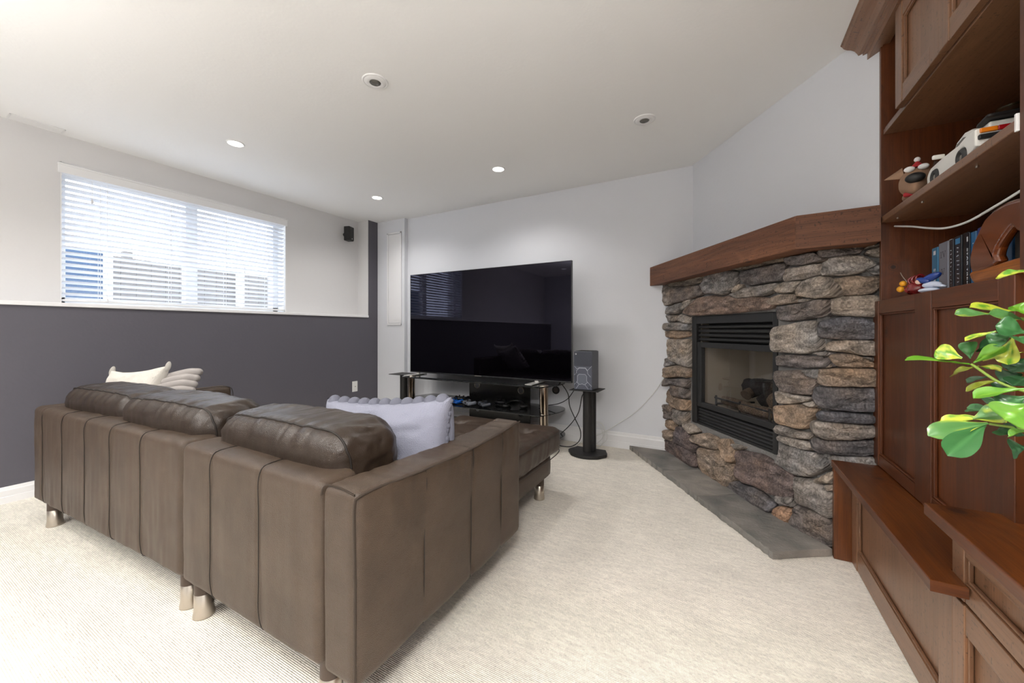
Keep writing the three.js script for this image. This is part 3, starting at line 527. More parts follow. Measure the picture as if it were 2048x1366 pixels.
  // right section with the chaise
  const R = new THREE.Group(); R.name = 'chaise_section'; R.position.set(-0.965, 0, -0.667); R.rotation.y = rad(0.6); sofa.add(R);
  const RL = 0.80, rs = [0.215, 0.507];
  part('back_panel', panel(RL, rs, 0.004, 8).translate(-RL / 2, (Y0 + Y1) / 2, -T / 2), M.leather, R);
  part('seam', rs.map((s) => { const x = -RL + s; return tube([[x + 0.03, Y0 + 0.004, -0.03], [x + 0.018, Y0 + 0.012, -0.004], [x + 0.003, Y0 + 0.05, 0.0015], [x, 0.3, 0.001], [x, 0.5, 0.001], [x, Y1 - 0.035, 0], [x, Y1 - 0.008, -0.012], [x, Y1 - 0.0015, -0.04], [x, Y1 - 0.0015, -0.11]], 0.0015, 60, 6); }), M.seam, R);
  const AL = 0.925, as = [0.26, 0.52, 0.745];
  const sag = (z) => -0.016 * Math.sin(Math.PI * Math.min(1, Math.max(0, z / AL)));
  const arm = softBox(0.136, Y1 - Y0, AL, 0.024, 0.0115, (p, n) => { const z = AL / 2 - p.z, top = sm(0.05, 0.2, p.y); return (Math.abs(n.z) > 0.6 ? 0 : 1) * (n.x > 0.2 ? -0.0035 * groove(z, as, 0.005) + 0.004 * puff(z, [0, ...as, AL]) : 0) + 0.010 * top * (fbm(z * 26, p.x * 9 + p.y * 5, 41, 3) - 0.5) + 0.004 * (fbm(z * 5, p.y * 7, 44, 3) - 0.5); }, 'z',
    (p, n) => { const z = AL / 2 - p.z, top = sm(0.0, 0.24, p.y); p.y += top * sag(z); if (n.x > 0.3) p.x += 0.012 * sm(-0.02, 0.18, p.y) * Math.sin(Math.PI * Math.min(1, z / AL)) ; }).translate(0.072, (Y0 + Y1) / 2, -AL / 2);
  part('arm', arm, M.leather, R);
  const ax = 0.140, edge = (z) => Y1 - 0.006 + sag(z);
  const pip = []; for (let i = 0; i <= 14; i++) { const z = mix(0.006, AL - 0.004, i / 14); pip.push([ax - 0.003 + 0.011 * Math.sin(Math.PI * z / AL), edge(z) - (i === 0 ? 0.008 : 0), -z]); }
  part('arm_piping', [tube([[ax - 0.006, Y0 + 0.01, -0.003], [ax - 0.005, 0.4, -0.003], [ax - 0.006, Y1 - 0.02, -0.004], ...pip], 0.0034, 110, 7), tube([[0.005, Y1 - 0.03, 0.001], [0.012, Y1 - 0.006, -0.006], [0.06, Y1 - 0.001, -0.01], [ax - 0.01, Y1 - 0.008, -0.006]], 0.0025, 30, 6)], M.leather, R);
  part('seam', as.map((s) => tube([[ax - 0.005, Y0 + 0.01, -s], [ax + 0.0005, 0.3, -s], [ax + 0.002, 0.5, -s], [ax + 0.004 + 0.008 * Math.sin(Math.PI * s / AL), Y1 - 0.05 + sag(s), -s], [ax - 0.002 + 0.011 * Math.sin(Math.PI * s / AL), edge(s), -s]], 0.0018, 40, 6)), M.seam, R);
  part('chaise_base', softBox(0.79, 0.13, 1.54, 0.016, 0.05, null, 'z').translate(-0.395, 0.2, -0.87), M.leather, R);
  const cg = softBox(0.835, 0.16, 1.62, 0.052, 0.018, (p, n) => {
    const up = Math.max(0, n.y); let tuft = 0;
    for (const tx of [-0.26, 0, 0.26]) for (const tz of [-0.58, -0.32, -0.06]) { const d = Math.hypot(p.x - tx, p.z - tz), an = Math.atan2(p.z - tz, p.x - tx); tuft += Math.exp(-Math.pow(d / 0.035, 2)) * 0.028 + Math.exp(-Math.pow(d / 0.1, 2)) * 0.006 * Math.sin(an * 7); }
    const edgeWr = Math.abs(n.x) > 0.3 || n.z < -0.3 ? 0.006 * (fbm((p.z + p.y * 0.35) * 34 + p.x * 34, p.y * 3, 61, 3) - 0.5) : 0;
    return up * (0.010 - tuft) + edgeWr * 1.8 + 0.004 * (fbm(p.x * 9, p.z * 9, 63, 3) - 0.5);
  }, 'z').translate(-0.395, 0.332, -0.96);
  part('chaise_cushion', cg, M.leatherChaise, R);
  part('chaise_piping', [tube([[0.02, 0.399, -0.99], [0.02, 0.399, -1.36], [0.019, 0.398, -1.73], [-0.02, 0.398, -1.767], [-0.4, 0.399, -1.768], [-0.79, 0.399, -1.765]], 0.003, 70, 6), tube([[0.022, 0.27, -0.95], [0.022, 0.27, -1.72], [-0.02, 0.27, -1.768], [-0.78, 0.27, -1.768]], 0.003, 60, 6)], M.leatherCushion, R);
  for (const [x, z] of [[-RL + 0.055, -0.05], [-0.02, -0.05], [-0.05, -1.56], [-RL + 0.08, -1.56]]) legPart(x, z, R);
  // loose back cushions that roll over the back
  function backCushion(w, k, par, x, z, turn) {
    const h = 0.375, d = 0.26, r = 0.085;
    const disp = (p, n) => {
      const e = Math.min(1, Math.abs(p.x) / (w / 2)), ridge = 1 - Math.abs(2 * fbm(p.x * 17 + p.z * 5, p.z * 3.5 + p.y * 3, k, 3) - 1);
      const wrTop = (n.y > 0.2 ? 1 : 0.25) * (0.016 * (ridge - 0.72)), corner = sm(0.66, 1, e) * 0.022 * (fbm(p.y * 24, p.z * 22 + p.x * 12, k + 4, 3) - 0.5);
      return wrTop + corner + 0.016 * (fbm(p.x * 4, p.y * 6, k + 7, 2) - 0.5) + 0.018 * Math.sqrt(Math.max(0, 1 - e * e)) * Math.max(0, n.z) - Math.max(0, n.y) * 0.014 * e * e;
    };
    const onSkin = (x, y, z, n) => { const q = V(x, y, z).addScaledVector(n, r); return q.addScaledVector(n, disp(q, n) + 0.0012); };
    const th = 0.62, nTop = V(0, Math.cos(th), Math.sin(th)), path = [], ex = w / 2 - r, ey = h / 2 - r, ez = d / 2 - r;
    for (const y of [-0.12, -0.04, ey]) path.push(onSkin(-ex, y, ez, V(-Math.cos(th * 0.9), 0, Math.sin(th * 0.9))));
    for (let i = 1; i < 5; i++) path.push(onSkin(-ex, ey, ez, V(-Math.cos(i / 5 * Math.PI / 2) * Math.cos(th), Math.sin(i / 5 * Math.PI / 2) * Math.cos(th), Math.sin(th))));
    for (let i = 0; i <= 44; i++) path.push(onSkin(-ex + 2 * ex * i / 44, ey, ez, nTop));
    for (let i = 4; i > 0; i--) path.push(onSkin(ex, ey, ez, V(Math.cos(i / 5 * Math.PI / 2) * Math.cos(th), Math.sin(i / 5 * Math.PI / 2) * Math.cos(th), Math.sin(th))));
    for (const y of [ey, -0.04, -0.12]) path.push(onSkin(ex, y, ez, V(Math.cos(th * 0.9), 0, Math.sin(th * 0.9))));
    const c = part('back_cushion', softBox(w, h, d, r, 0.0105, disp), M.leatherCushion, par); c.position.set(x, 0.580, z); c.rotation.y = turn || 0; c.rotation.x = rad(4);
    part('piping', tube(path, 0.0036, 220, 7), M.seam, c);
    part('stitch', tube([[w * -0.08, h / 2 - 0.055, d / 2 - 0.004], [w * -0.09, h / 2 - 0.1, d / 2 + 0.014], [w * -0.09, 0, d / 2 + 0.015]], 0.0016, 20, 5), M.seam, c);
  }
  backCushion(0.755, 5, R, -0.40, -0.23, rad(-1));
  backCushion(0.745, 15, L, -0.385, -0.217, rad(1));
  backCushion(0.70, 25, L, -1.09, -0.225, rad(2));
  for (const s of [L, R]) { s.updateMatrix(); for (const c of [...s.children]) { c.applyMatrix4(s.matrix); sofa.add(c); } sofa.remove(s); }  // every part hangs on the sofa itself
}
// ---------------------------------------------------------------- throw pillows
function pillowGeo(w, h, t, k, pinch = 0.10, wr = 0.012) {
  const N = 56, v = [], idx = [], at = (i, j) => i * (N + 1) + j, tot = (N + 1) * (N + 1);
  for (const s of [1, -1]) for (let i = 0; i <= N; i++) for (let j = 0; j <= N; j++) {
    const a = i / N * 2 - 1, b = j / N * 2 - 1, fa = 1 - Math.pow(Math.abs(a), 2.6), fb = 1 - Math.pow(Math.abs(b), 2.6), th = Math.pow(Math.max(0, fa * fb), 0.42);
    const px = a * w / 2 * (1 - pinch * (1 - b * b) * a * a * 0.6 * 1), py = b * h / 2 * (1 - pinch * (1 - a * a) * b * b * 0.9);
    v.push(px, py, s * t / 2 * th + (wr * (fbm(a * 1.7 + k, b * 1.7, k, 3) - 0.5) * 2 + 0.0025 * (fbm(a * 9, b * 9 + k, k, 2) - 0.5)) * Math.min(1, th * 1.4));
  }
  for (const s of [0, 1]) for (let i = 0; i < N; i++) for (let j = 0; j < N; j++) { const a = s * tot + at(i, j), b = s * tot + at(i + 1, j), c = s * tot + at(i + 1, j + 1), d = s * tot + at(i, j + 1); if (s) idx.push(a, c, b, a, d, c); else idx.push(a, b, c, a, c, d); }
  let g = new THREE.BufferGeometry(); g.setAttribute('position', new THREE.Float32BufferAttribute(v, 3)); g.setIndex(idx); g = mergeVertices(g, 1e-5); g.computeVertexNormals(); return uvBox(g.flat());
}
// plush ribs laid over one face; their rounded ends stand past the edge
function ribs(w, h, t, n, r) {
  const out = [];
  for (let i = 0; i < n; i++) {
    const a = (i + 0.5) / n * 2 - 1, pts = []; for (let q = 0; q <= 12; q++) { const b = q / 12 * 2 - 1, th = Math.pow(Math.max(0, (1 - Math.pow(Math.abs(a), 2.6)) * (1 - Math.pow(Math.abs(b), 2.6))), 0.42); pts.push([a * w / 2 * 0.97, b * (h / 2 + 0.004) * (1 - 0.09 * (1 - a * a) * b * b), t / 2 * th + 0.003]); }
    const g = tube(pts, r, 40, 10); g.scale(1, 1, 1); out.push(g);
    for (const q of [pts[0], pts[12]]) out.push(new THREE.SphereGeometry(r, 12, 8).translate(...q));
  }
  return out;
}
{
  const lav = fabric(152, 154, 170), t = thing('throw_pillow', 'large pale lavender grey plush pillow with a scalloped top edge on the chaise end', 'pillow', [-1.225, 0.572, -1.13], rad(8));
  t.rotation.z = rad(5); t.rotation.x = rad(-8);
  part('pillow_body', pillowGeo(0.63, 0.43, 0.18, 3, 0.13, 0.03), lav, t); const rg = part('ribbed_front', ribs(0.62, 0.40, 0.15, 11, 0.0285), lav, t); rg.rotation.y = Math.PI;
  const fz = []; for (let i = 0; i < 26; i++) { const y = -0.2 + i * 0.016; fz.push(new THREE.IcosahedronGeometry(0.012, 1).translate(0.302 + 0.004 * Math.sin(i * 2.1) - 0.016 * (1 - Math.pow(y / 0.2, 2)), y, -0.006)); }
  part('fuzzy_edge', fz, lav, t);
}
{
  const cream = fabric(226, 221, 212), t = thing('throw_pillow', 'cream white plush pillow with pointed corners at the far left end of the sofa', 'pillow', [-3.13, 0.685, -0.93], rad(16));
  t.rotation.x = rad(-20); t.rotation.z = rad(11);
  part('pillow_body', pillowGeo(0.44, 0.32, 0.13, 13, 0.22, 0.02), cream, t);
  for (const [a, b] of [[-0.212, 0.152], [0.212, 0.152]]) part('corner', new THREE.SphereGeometry(0.019, 16, 12).scale(0.8, 1.7, 0.7).translate(a, b, 0), cream, t);
}
{
  const rib = fabric(206, 199, 195), t = thing('throw_pillow', 'pale pinkish grey ribbed plush pillow leaning by the cream white pillow', 'pillow', [-2.95, 0.60, -1.0], rad(14));
  t.rotation.order = 'YXZ'; t.rotation.x = rad(-30); t.rotation.z = rad(-72);
  part('pillow_body', pillowGeo(0.42, 0.42, 0.13, 23, 0.1, 0.012), rib, t); part('ribbed_face', ribs(0.42, 0.42, 0.12, 10, 0.023), rib, t);
}

// ---------------------------------------------------------------- television and its stand
{
  const TZ = -3.2, x0 = -3.052, x1 = -1.172, y0 = 0.606, y1 = 1.679;
  const t = thing('television', 'huge flat black television standing on the glass stand', 'television', [(x0 + x1) / 2, 0, TZ]);
  const w = (x1 - x0) / 2;
  part('bezel', [bx(-w, w, y0, y0 + 0.012, -0.028, 0.002, 0.002), bx(-w, w, y1 - 0.004, y1, -0.028, 0.002, 0.001), bx(-w, -w + 0.004, y0, y1, -0.028, 0.002, 0.001, 'y'), bx(w - 0.004, w, y0, y1, -0.028, 0.002, 0.001, 'y')], std({ color: rgb(70, 70, 72), metalness: 0.8, roughness: 0.35 }), t);
  part('screen', bx(-w + 0.004, w - 0.004, y0 + 0.012, y1 - 0.004, -0.02, 0, 0.0005), M.screen, t);
  part('back_housing', [bx(-w + 0.02, w - 0.02, y0 + 0.02, y1 - 0.02, -0.03, -0.02, 0.003), bx(-w * 0.7, w * 0.7, y0 + 0.05, y0 + 0.6, -0.07, -0.03, 0.01)], M.black, t);
  for (const x of [-w + 0.1, w - 0.34]) { const f = part('stand_foot', [bx(x - 0.035, x + 0.035, 0.583, 0.592, -0.12, 0.17, 0.003, 'z'), bx(x - 0.02, x + 0.02, 0.59, y0 + 0.03, -0.03, -0.004, 0.003)], std({ color: rgb(206, 204, 200), metalness: 0.4, roughness: 0.35 }), t); }
  part('logo_strip', bx(w - 1.02, w - 0.94, y0 + 0.003, y0 + 0.009, 0.002, 0.0035, 0.0008), M.brushed, t);
}
{
  const t = thing('tv_stand', 'low smoked glass television stand with chrome tube legs', 'tv stand');
  const shelf = (y, zf, th) => { const s = new THREE.Shape(); s.moveTo(-2.98, -zf); s.bezierCurveTo(-3.06, -zf + 0.1, -3.08, 3.3, -2.98, 3.5); s.lineTo(-1.40, 3.5); s.bezierCurveTo(-1.26, 3.44, -1.27, 3.24, -1.39, -zf); s.lineTo(-2.98, -zf);
    const g = new THREE.ExtrudeGeometry(s, { depth: th - 0.003, bevelEnabled: true, bevelSize: 0.0015, bevelThickness: 0.0015, bevelSegments: 2, curveSegments: 24 }); return g.rotateX(-Math.PI / 2).translate(0, y - th, 0); };
  part('glass_shelf', shelf(0.581, -3.0, 0.01), M.smoke, t, 'smoked glass top'); part('glass_shelf', shelf(0.334, -3.0, 0.008), M.smoke, t); part('glass_shelf', shelf(0.10, -3.0, 0.008), M.smoke, t);
  for (const [x, z] of [[-1.385, -3.085], [-2.93, -3.085]]) {
    const l = part('leg', [cyl(0.038, 0.038, 0.236, x, 0.452, z, 36), cyl(0.038, 0.038, 0.225, x, 0.213, z, 36), cyl(0.038, 0.038, 0.09, x, 0.045, z, 36)], M.chrome, t);
    part('leg_cap', new THREE.LatheGeometry([[0.001, 0.008], [0.03, 0.008], [0.04, 0.004], [0.042, 0]].map((p) => new THREE.Vector2(...p)), 36).translate(x, 0.5815, z), M.brushed, l);
    for (const y of [0.57, 0.334, 0.326]) part('collar', new THREE.TorusGeometry(0.0385, 0.003, 8, 36).rotateX(Math.PI / 2).translate(x, y, z), M.chrome, l);
  }
  const bp = new THREE.Shape([[-2.39, 0.1], [-1.67, 0.1], [-1.67, 0.545], [-2.39, 0.545]].map((p) => new THREE.Vector2(...p)));
  for (const [x, y] of [[-2.29, 0.49], [-1.77, 0.47], [-2.29, 0.24], [-1.77, 0.24]]) { const h = new THREE.Path(); h.absellipse(x, y, 0.03, 0.03, 0, Math.PI * 2); bp.holes.push(h); }
  part('cable_panel', new THREE.ExtrudeGeometry(bp, { depth: 0.012, bevelEnabled: false, curveSegments: 20 }).translate(0, 0, -3.4), std({ color: rgb(18, 18, 18), roughness: 0.25 }), t);
  for (const [x, y] of [[-2.29, 0.49], [-1.77, 0.47]]) part('hole_ring', new THREE.TorusGeometry(0.031, 0.004, 8, 28).translate(x, y, -3.387), M.brushed, t);
}
// game controllers lying on the lower glass shelf
{
  const ctrl = (col, label, x, z, turn, sticks = M.black) => {
    const t = thing('game_controller', label, 'controller', [x, 0.335, z], turn, undefined), m = std({ color: col, roughness: 0.35 });
    const body = softBox(0.105, 0.034, 0.062, 0.0165, 0.008, null).translate(0, 0.028, -0.008);
    const grip = (s) => softBox(0.036, 0.034, 0.095, 0.0165, 0.009, null).rotateX(rad(-10)).rotateY(s * rad(16)).translate(s * 0.056, 0.024, 0.022);
    part('shell', [body, grip(1), grip(-1)], m, t);
    for (const [a, b] of [[-0.034, -0.012], [0.018, 0.012]]) part('thumbstick', [cyl(0.005, 0.006, 0.012, a, 0.049, b, 14), cyl(0.009, 0.008, 0.005, a, 0.056, b, 18)], sticks, t);
    for (const [a, b] of [[0.034, -0.022], [0.034, -0.002], [0.024, -0.012], [0.044, -0.012]]) part('button', cyl(0.004, 0.004, 0.004, a, 0.046, b, 12), M.blackMetal, t);
    part('direction_pad', [bx(-0.027, -0.007, 0.044, 0.048, 0.009, 0.015, 0.001), bx(-0.02, -0.014, 0.044, 0.048, 0.002, 0.022, 0.001)], M.blackMetal, t);
    for (const s of [-1, 1]) part('bumper', softBox(0.032, 0.012, 0.014, 0.005, 0.005, null).translate(s * 0.04, 0.036, -0.039), M.blackMetal, t);
  };
  ctrl(rgb(24, 96, 190), 'bright blue game controller on the lower glass shelf', -2.37, -3.1, rad(160));
  ctrl(rgb(30, 32, 40), 'black game controller behind the bright blue one', -2.40, -3.25, rad(200));
  ctrl(rgb(120, 124, 134), 'grey game controller right beside the bright blue one', -2.205, -3.09, rad(150));
  ctrl(rgb(70, 74, 84), 'dark grey game controller second to the right of the bright blue one', -2.04, -3.11, rad(140));
  ctrl(rgb(18, 18, 24), 'glossy black game controller furthest right on the lower glass shelf', -1.925, -3.27, rad(185));
  const h = thing('gaming_headset', 'dark headset lying at the middle of the lower glass shelf', 'headset', [-1.74, 0.335, -3.2], rad(20));
  part('headband', new THREE.TorusGeometry(0.085, 0.009, 10, 40, Math.PI).rotateX(rad(-70)).translate(0, 0.022, -0.02), M.black, h);
  for (const s of [-1, 1]) part('ear_cup', new THREE.TorusGeometry(0.026, 0.014, 12, 26).rotateX(Math.PI / 2).translate(s * 0.085, 0.018, -0.01), M.black, h);
}
// speaker stands
function speakerStand(label, x, z, turn) {
  const t = thing('speaker_stand', label, 'speaker stand', [x, 0, z], turn);
  const s = new THREE.Shape(); s.moveTo(-0.115, -0.09); s.quadraticCurveTo(0, -0.175, 0.115, -0.09); s.lineTo(0.165, -0.01); s.quadraticCurveTo(0.165, 0.02, 0.15, 0.05); s.lineTo(0.125, 0.11); s.lineTo(-0.125, 0.11); s.lineTo(-0.15, 0.05); s.quadraticCurveTo(-0.165, 0.02, -0.165, -0.01); s.closePath();
  part('base_plate', new THREE.ExtrudeGeometry(s, { depth: 0.018, bevelEnabled: true, bevelSize: 0.004, bevelThickness: 0.004, bevelSegments: 2, curveSegments: 18 }).rotateX(-Math.PI / 2).translate(0, 0.005, 0), M.blackMetal, t);
  part('pole', cyl(0.038, 0.038, 0.53, 0, 0.292, 0.0, 32), M.blackMetal, t); part('pole', cyl(0.03, 0.03, 0.53, 0.03, 0.292, -0.05, 28), M.black, t);
  part('top_plate', bx(-0.125, 0.125, 0.556, 0.563, -0.11, 0.11, 0.003), M.blackMetal, t);
  return t;
}
speakerStand('black pedestal speaker stand carrying the game console right of the television', -1.035, -3.215, rad(0));
speakerStand('empty black pedestal speaker stand at the left end of the television', -3.285, -3.33, rad(0));
{
  const t = thing('game_console', 'dark grey tower game console with pale angular line decoration on the right speaker stand', 'game console', [-1.045, 0.5645, -3.215], rad(-2));
  const w = 0.163, h = 0.325, d = 0.163, grey1 = std({ color: rgb(84, 88, 98), roughness: 0.45 });
  const cv = document.createElement('canvas'); cv.width = 326; cv.height = 650; const c = cv.getContext('2d');
  c.fillStyle = '#565a66'; c.fillRect(0, 0, 326, 650); c.fillStyle = '#3e414b'; c.fillRect(0, 0, 326, 250);
  for (let i = 0; i < 260; i++) { c.fillStyle = `rgba(${200 + rnd() * 40},${200 + rnd() * 40},210,${rnd() * 0.5})`; c.fillRect(rnd() * 326, 30 + rnd() * 210, 2, 2); }
  c.strokeStyle = '#c9ccd6'; c.lineWidth = 5; const pl = (p, close) => { c.beginPath(); p.forEach((q, i) => i ? c.lineTo(...q) : c.moveTo(...q)); if (close) c.closePath(); c.stroke(); };
  pl([[0, 250], [50, 300], [95, 275], [210, 275], [245, 320], [326, 240]]); pl([[0, 410], [42, 370], [42, 330], [95, 285], [212, 285], [250, 335], [250, 370], [305, 430]]);
  c.fillStyle = '#666a76'; c.beginPath(); [[62, 420], [90, 388], [205, 388], [232, 420], [232, 500], [250, 520], [200, 565], [170, 565], [150, 552], [120, 565], [90, 565], [50, 525], [62, 500]].forEach((q, i) => i ? c.lineTo(...q) : c.moveTo(...q)); c.closePath(); c.fill(); c.stroke();
  pl([[50, 525], [0, 575]]); pl([[90, 565], [30, 650]]); pl([[200, 565], [262, 640]]); pl([[250, 520], [326, 590]]);
  c.fillStyle = '#1c1d22'; c.fillRect(26, 330, 9, 280); c.fillRect(272, 590, 12, 26);
  c.fillStyle = '#e8eaee'; c.beginPath(); c.arc(32, 42, 13, 0, 7); c.fill(); c.strokeStyle = '#3e414b'; c.lineWidth = 3; pl([[24, 34], [40, 50]]); pl([[40, 34], [24, 50]]);
  const tx = new THREE.CanvasTexture(cv); tx.colorSpace = THREE.SRGBColorSpace;
  part('case', bx(-w / 2, w / 2, 0, h, -d / 2, d / 2, 0.005, 'y'), grey1, t);
  part('front_print', new THREE.PlaneGeometry(w - 0.008, h - 0.008).translate(0, h / 2, d / 2 + 0.0006), std({ map: tx, roughness: 0.5 }), t);
  for (let i = 0; i < 9; i++) part('vent_slot', bx(-0.07 + i * 0.0165, -0.06 + i * 0.0165, h, h + 0.003, -0.07, 0.07, 0.001), M.black, t);
}
// cables
{
  const cab = (name, label, pts, r, m, n = 80) => solo(name, label, 'cable', tube(pts, r, n, 7), m);
  cab('power_cable', 'black cable dropping from the television edge and looping on the carpet', [[-1.36, 0.62, -3.27], [-1.334, 0.572, -3.36], [-1.278, 0.477, -3.39], [-1.264, 0.362, -3.4], [-1.208, 0.253, -3.39], [-1.153, 0.146, -3.38], [-1.155, 0.07, -3.36], [-1.21, 0.02, -3.32], [-1.30, 0.012, -3.3], [-1.42, 0.012, -3.34]], 0.0042, M.cableBlack);
  cab('signal_cable', 'black cable hanging from behind the stand pole down to the chaise', [[-1.07, 0.53, -3.30], [-1.128, 0.48, -3.36], [-1.172, 0.318, -3.38], [-1.236, 0.215, -3.38], [-1.324, 0.12, -3.38], [-1.44, 0.02, -3.4]], 0.0038, M.cableBlack);
  cab('console_cable', 'black cable from the console across to the lower glass shelf', [[-1.10, 0.60, -3.30], [-1.14, 0.572, -3.36], [-1.201, 0.525, -3.36], [-1.266, 0.439, -3.36], [-1.35, 0.387, -3.36], [-1.445, 0.362, -3.36], [-1.56, 0.344, -3.36]], 0.0038, M.cableBlack);
  cab('coaxial_cable', 'thin white cable running along the wall from the fireplace to the stand base', [[-0.43, 0.70, -3.53], [-0.462, 0.654, -3.53], [-0.51, 0.569, -3.53], [-0.614, 0.43, -3.53], [-0.72, 0.32, -3.53], [-0.83, 0.235, -3.527], [-1.0, 0.115, -3.51], [-1.14, 0.05, -3.44], [-1.2, 0.012, -3.36]], 0.0032, M.cableWhite);
  const lp = []; for (let i = 0; i < 70; i++) { const a = i * 0.37, r = 0.085 + 0.02 * Math.sin(i * 0.61); lp.push([-1.02 + r * Math.cos(a), 0.135 + r * Math.sin(a) * 1.1, -3.40 + 0.012 * Math.sin(i * 0.9)]); }
  cab('cable_coil', 'loose coil of thin white cable behind the stand base', lp, 0.0022, M.cableWhite, 400);
}

// ---------------------------------------------------------------- built-in bookcase, bench and drawer cabinet
// shaker door in the plane x = X facing -x; its frame, recessed panel and the small moulding are separate meshes
function shaker(name, X, z0, z1, y0, y1, st, rl, par, mF, mP, rb = rl, off = 0) {
  const g = new THREE.Group(); g.name = name; par.add(g);
  part('frame', [bx(X - 0.002, X + 0.022, y0, y1, z0, z0 + st, 0.0025, 'y', off), bx(X, X + 0.022, y0, y1, z1 - st, z1, 0.0025, 'y', off + 0.3), bx(X + 0.0006, X + 0.022, y0, y0 + rb, z0 + st, z1 - st, 0.0015, 'z', off), bx(X + 0.0006, X + 0.022, y1 - rl, y1, z0 + st, z1 - st, 0.0015, 'z', off + 0.5)], mF, g);
  const n = Math.max(1, Math.round((z1 - z0 - 2 * st) / 0.14)), list = [];
  for (let i = 0; i < n; i++) { const a = mix(z0 + st - 0.004, z1 - st + 0.004, i / n), b = mix(z0 + st - 0.004, z1 - st + 0.004, (i + 1) / n); list.push(bx(X + 0.0155, X + 0.021, y0 + rb - 0.004, y1 - rl + 0.004, a, b, 0, 'y', off + i * 0.41 + 0.2)); }
  part('panel', list, mP, g);
  part('bead', [bx(X + 0.004, X + 0.014, y0 + rb, y0 + rb + 0.007, z0 + st, z1 - st, 0.003, 'z'), bx(X + 0.004, X + 0.014, y1 - rl - 0.007, y1 - rl, z0 + st, z1 - st, 0.003, 'z'), bx(X + 0.004, X + 0.014, y0 + rb, y1 - rl, z0 + st, z0 + st + 0.006, 0.003, 'y'), bx(X + 0.004, X + 0.014, y0 + rb, y1 - rl, z1 - st - 0.006, z1 - st, 0.003, 'y')], mF, g);
  return g;
}
const BX = 0.605, ZF = -2.29, ZN = -1.36, ZE = -0.42;
{
  const t = thing('bookcase', 'tall dark stained knotty wood built-in bookcase with panelled doors and crown moulding', 'bookcase');
  part('side_panel', bx(BX, RX, 1.2, 2.42, ZF - 0.02, ZF, 0.002, 'y'), M.wood, t);
  part('side_panel', bx(BX + 0.024, RX, 0.453, 1.2, -2.385, -2.365, 0.002, 'y', 0.4), M.wood, t);
  part('partition', bx(BX - 0.004, RX, 1.2, 2.42, ZN, ZN + 0.055, 0.002, 'y', 0.8), M.wood, t);
  part('partition', bx(BX + 0.02, RX, 0.606, 1.176, -1.392, -1.375, 0.002, 'y', 0.7), M.wood, t);
  part('side_panel', bx(BX, RX, 0.606, 2.42, ZE - 0.02, ZE, 0.002, 'y', 0.2), M.wood, t);
  part('back_panel', [bx(RX - 0.014, RX - 0.002, 0.453, 2.42, -2.36, -1.9, 0, 'y', 0.1), bx(RX - 0.014, RX - 0.002, 0.453, 2.42, -1.9, -1.4, 0, 'y', 0.5), bx(RX - 0.014, RX - 0.002, 0.606, 2.42, -1.4, ZE, 0, 'y', 0.9)], M.wood, t);
  part('shelf', bx(BX + 0.024, RX - 0.014, 1.176, 1.2, -2.363, ZE - 0.02, 0.002, 'z', 0.2), M.wood, t);
  part('shelf', bx(BX - 0.002, RX - 0.014, 1.540, 1.566, ZF, ZN, 0.003, 'z', 0.6), M.woodFaceSheen, t);
  part('shelf', bx(BX + 0.008, RX - 0.014, 1.930, 1.952, ZF, ZN, 0.002, 'z', 0.9), M.woodFaceSheen, t);
  part('shelf', [bx(BX, RX - 0.014, 1.62, 1.645, ZN + 0.055, ZE - 0.02, 0.002, 'z'), bx(BX, RX - 0.014, 2.0, 2.022, ZN + 0.055, ZE - 0.02, 0.002, 'z')], M.wood, t);
  part('shelf_tag', bx(BX - 0.008, BX - 0.002, 1.532, 1.574, ZN - 0.010, ZN - 0.002, 0.001), M.whitePlastic, t, 'small white tag at the end of the shelf');
  for (const [z, y] of [[-1.97, 1.5395], [-1.62, 1.5395], [-2.2, 1.5395]]) part('shelf_pin', cyl(0.004, 0.004, 0.006, BX + 0.03, y - 0.003, z, 10), M.brushed, t);
  shaker('upper_door', 0.59, -2.067, -1.718, 1.938, 2.323, 0.062, 0.06, t, M.woodFaceSheen, M.woodFaceSheen, 0.066, 0.1);
  shaker('upper_door', 0.59, -1.715, ZN - 0.004, 1.938, 2.323, 0.062, 0.06, t, M.woodFaceSheen, M.woodFaceSheen, 0.066, 0.5);
  part('door_track', bx(0.617, 0.632, 1.953, 1.962, ZF + 0.002, ZN - 0.002, 0.002, 'z'), M.wood, t);
  shaker('lower_door', BX, -2.385, -1.878, 0.456, 1.1985, 0.064, 0.058, t, M.wood, M.wood, 0.05, 0.3);
  shaker('lower_door', BX, -1.876, -1.388, 0.456, 1.1985, 0.064, 0.058, t, M.wood, M.wood, 0.05, 0.75);
  part('frieze', bx(BX - 0.004, BX + 0.03, 2.33, 2.436, ZF - 0.02, ZE, 0.002, 'z'), M.woodFaceSheen, t);
  const cr = ext([[0.61, 2.322], [0.578, 2.322], [0.578, 2.352], [0.566, 2.356], [0.566, 2.366], [0.554, 2.369], [0.549, 2.380], [0.540, 2.394], [0.527, 2.404], [0.512, 2.410], [0.500, 2.419], [0.494, 2.430], [0.488, 2.436], [0.488, 2.4395], [0.61, 2.4395]], ZE + 2.40, 0).translate(0, 0, -2.40).flat();
  part('crown_moulding', uvBox(cr, 'z'), M.woodFaceSheen, t);
}
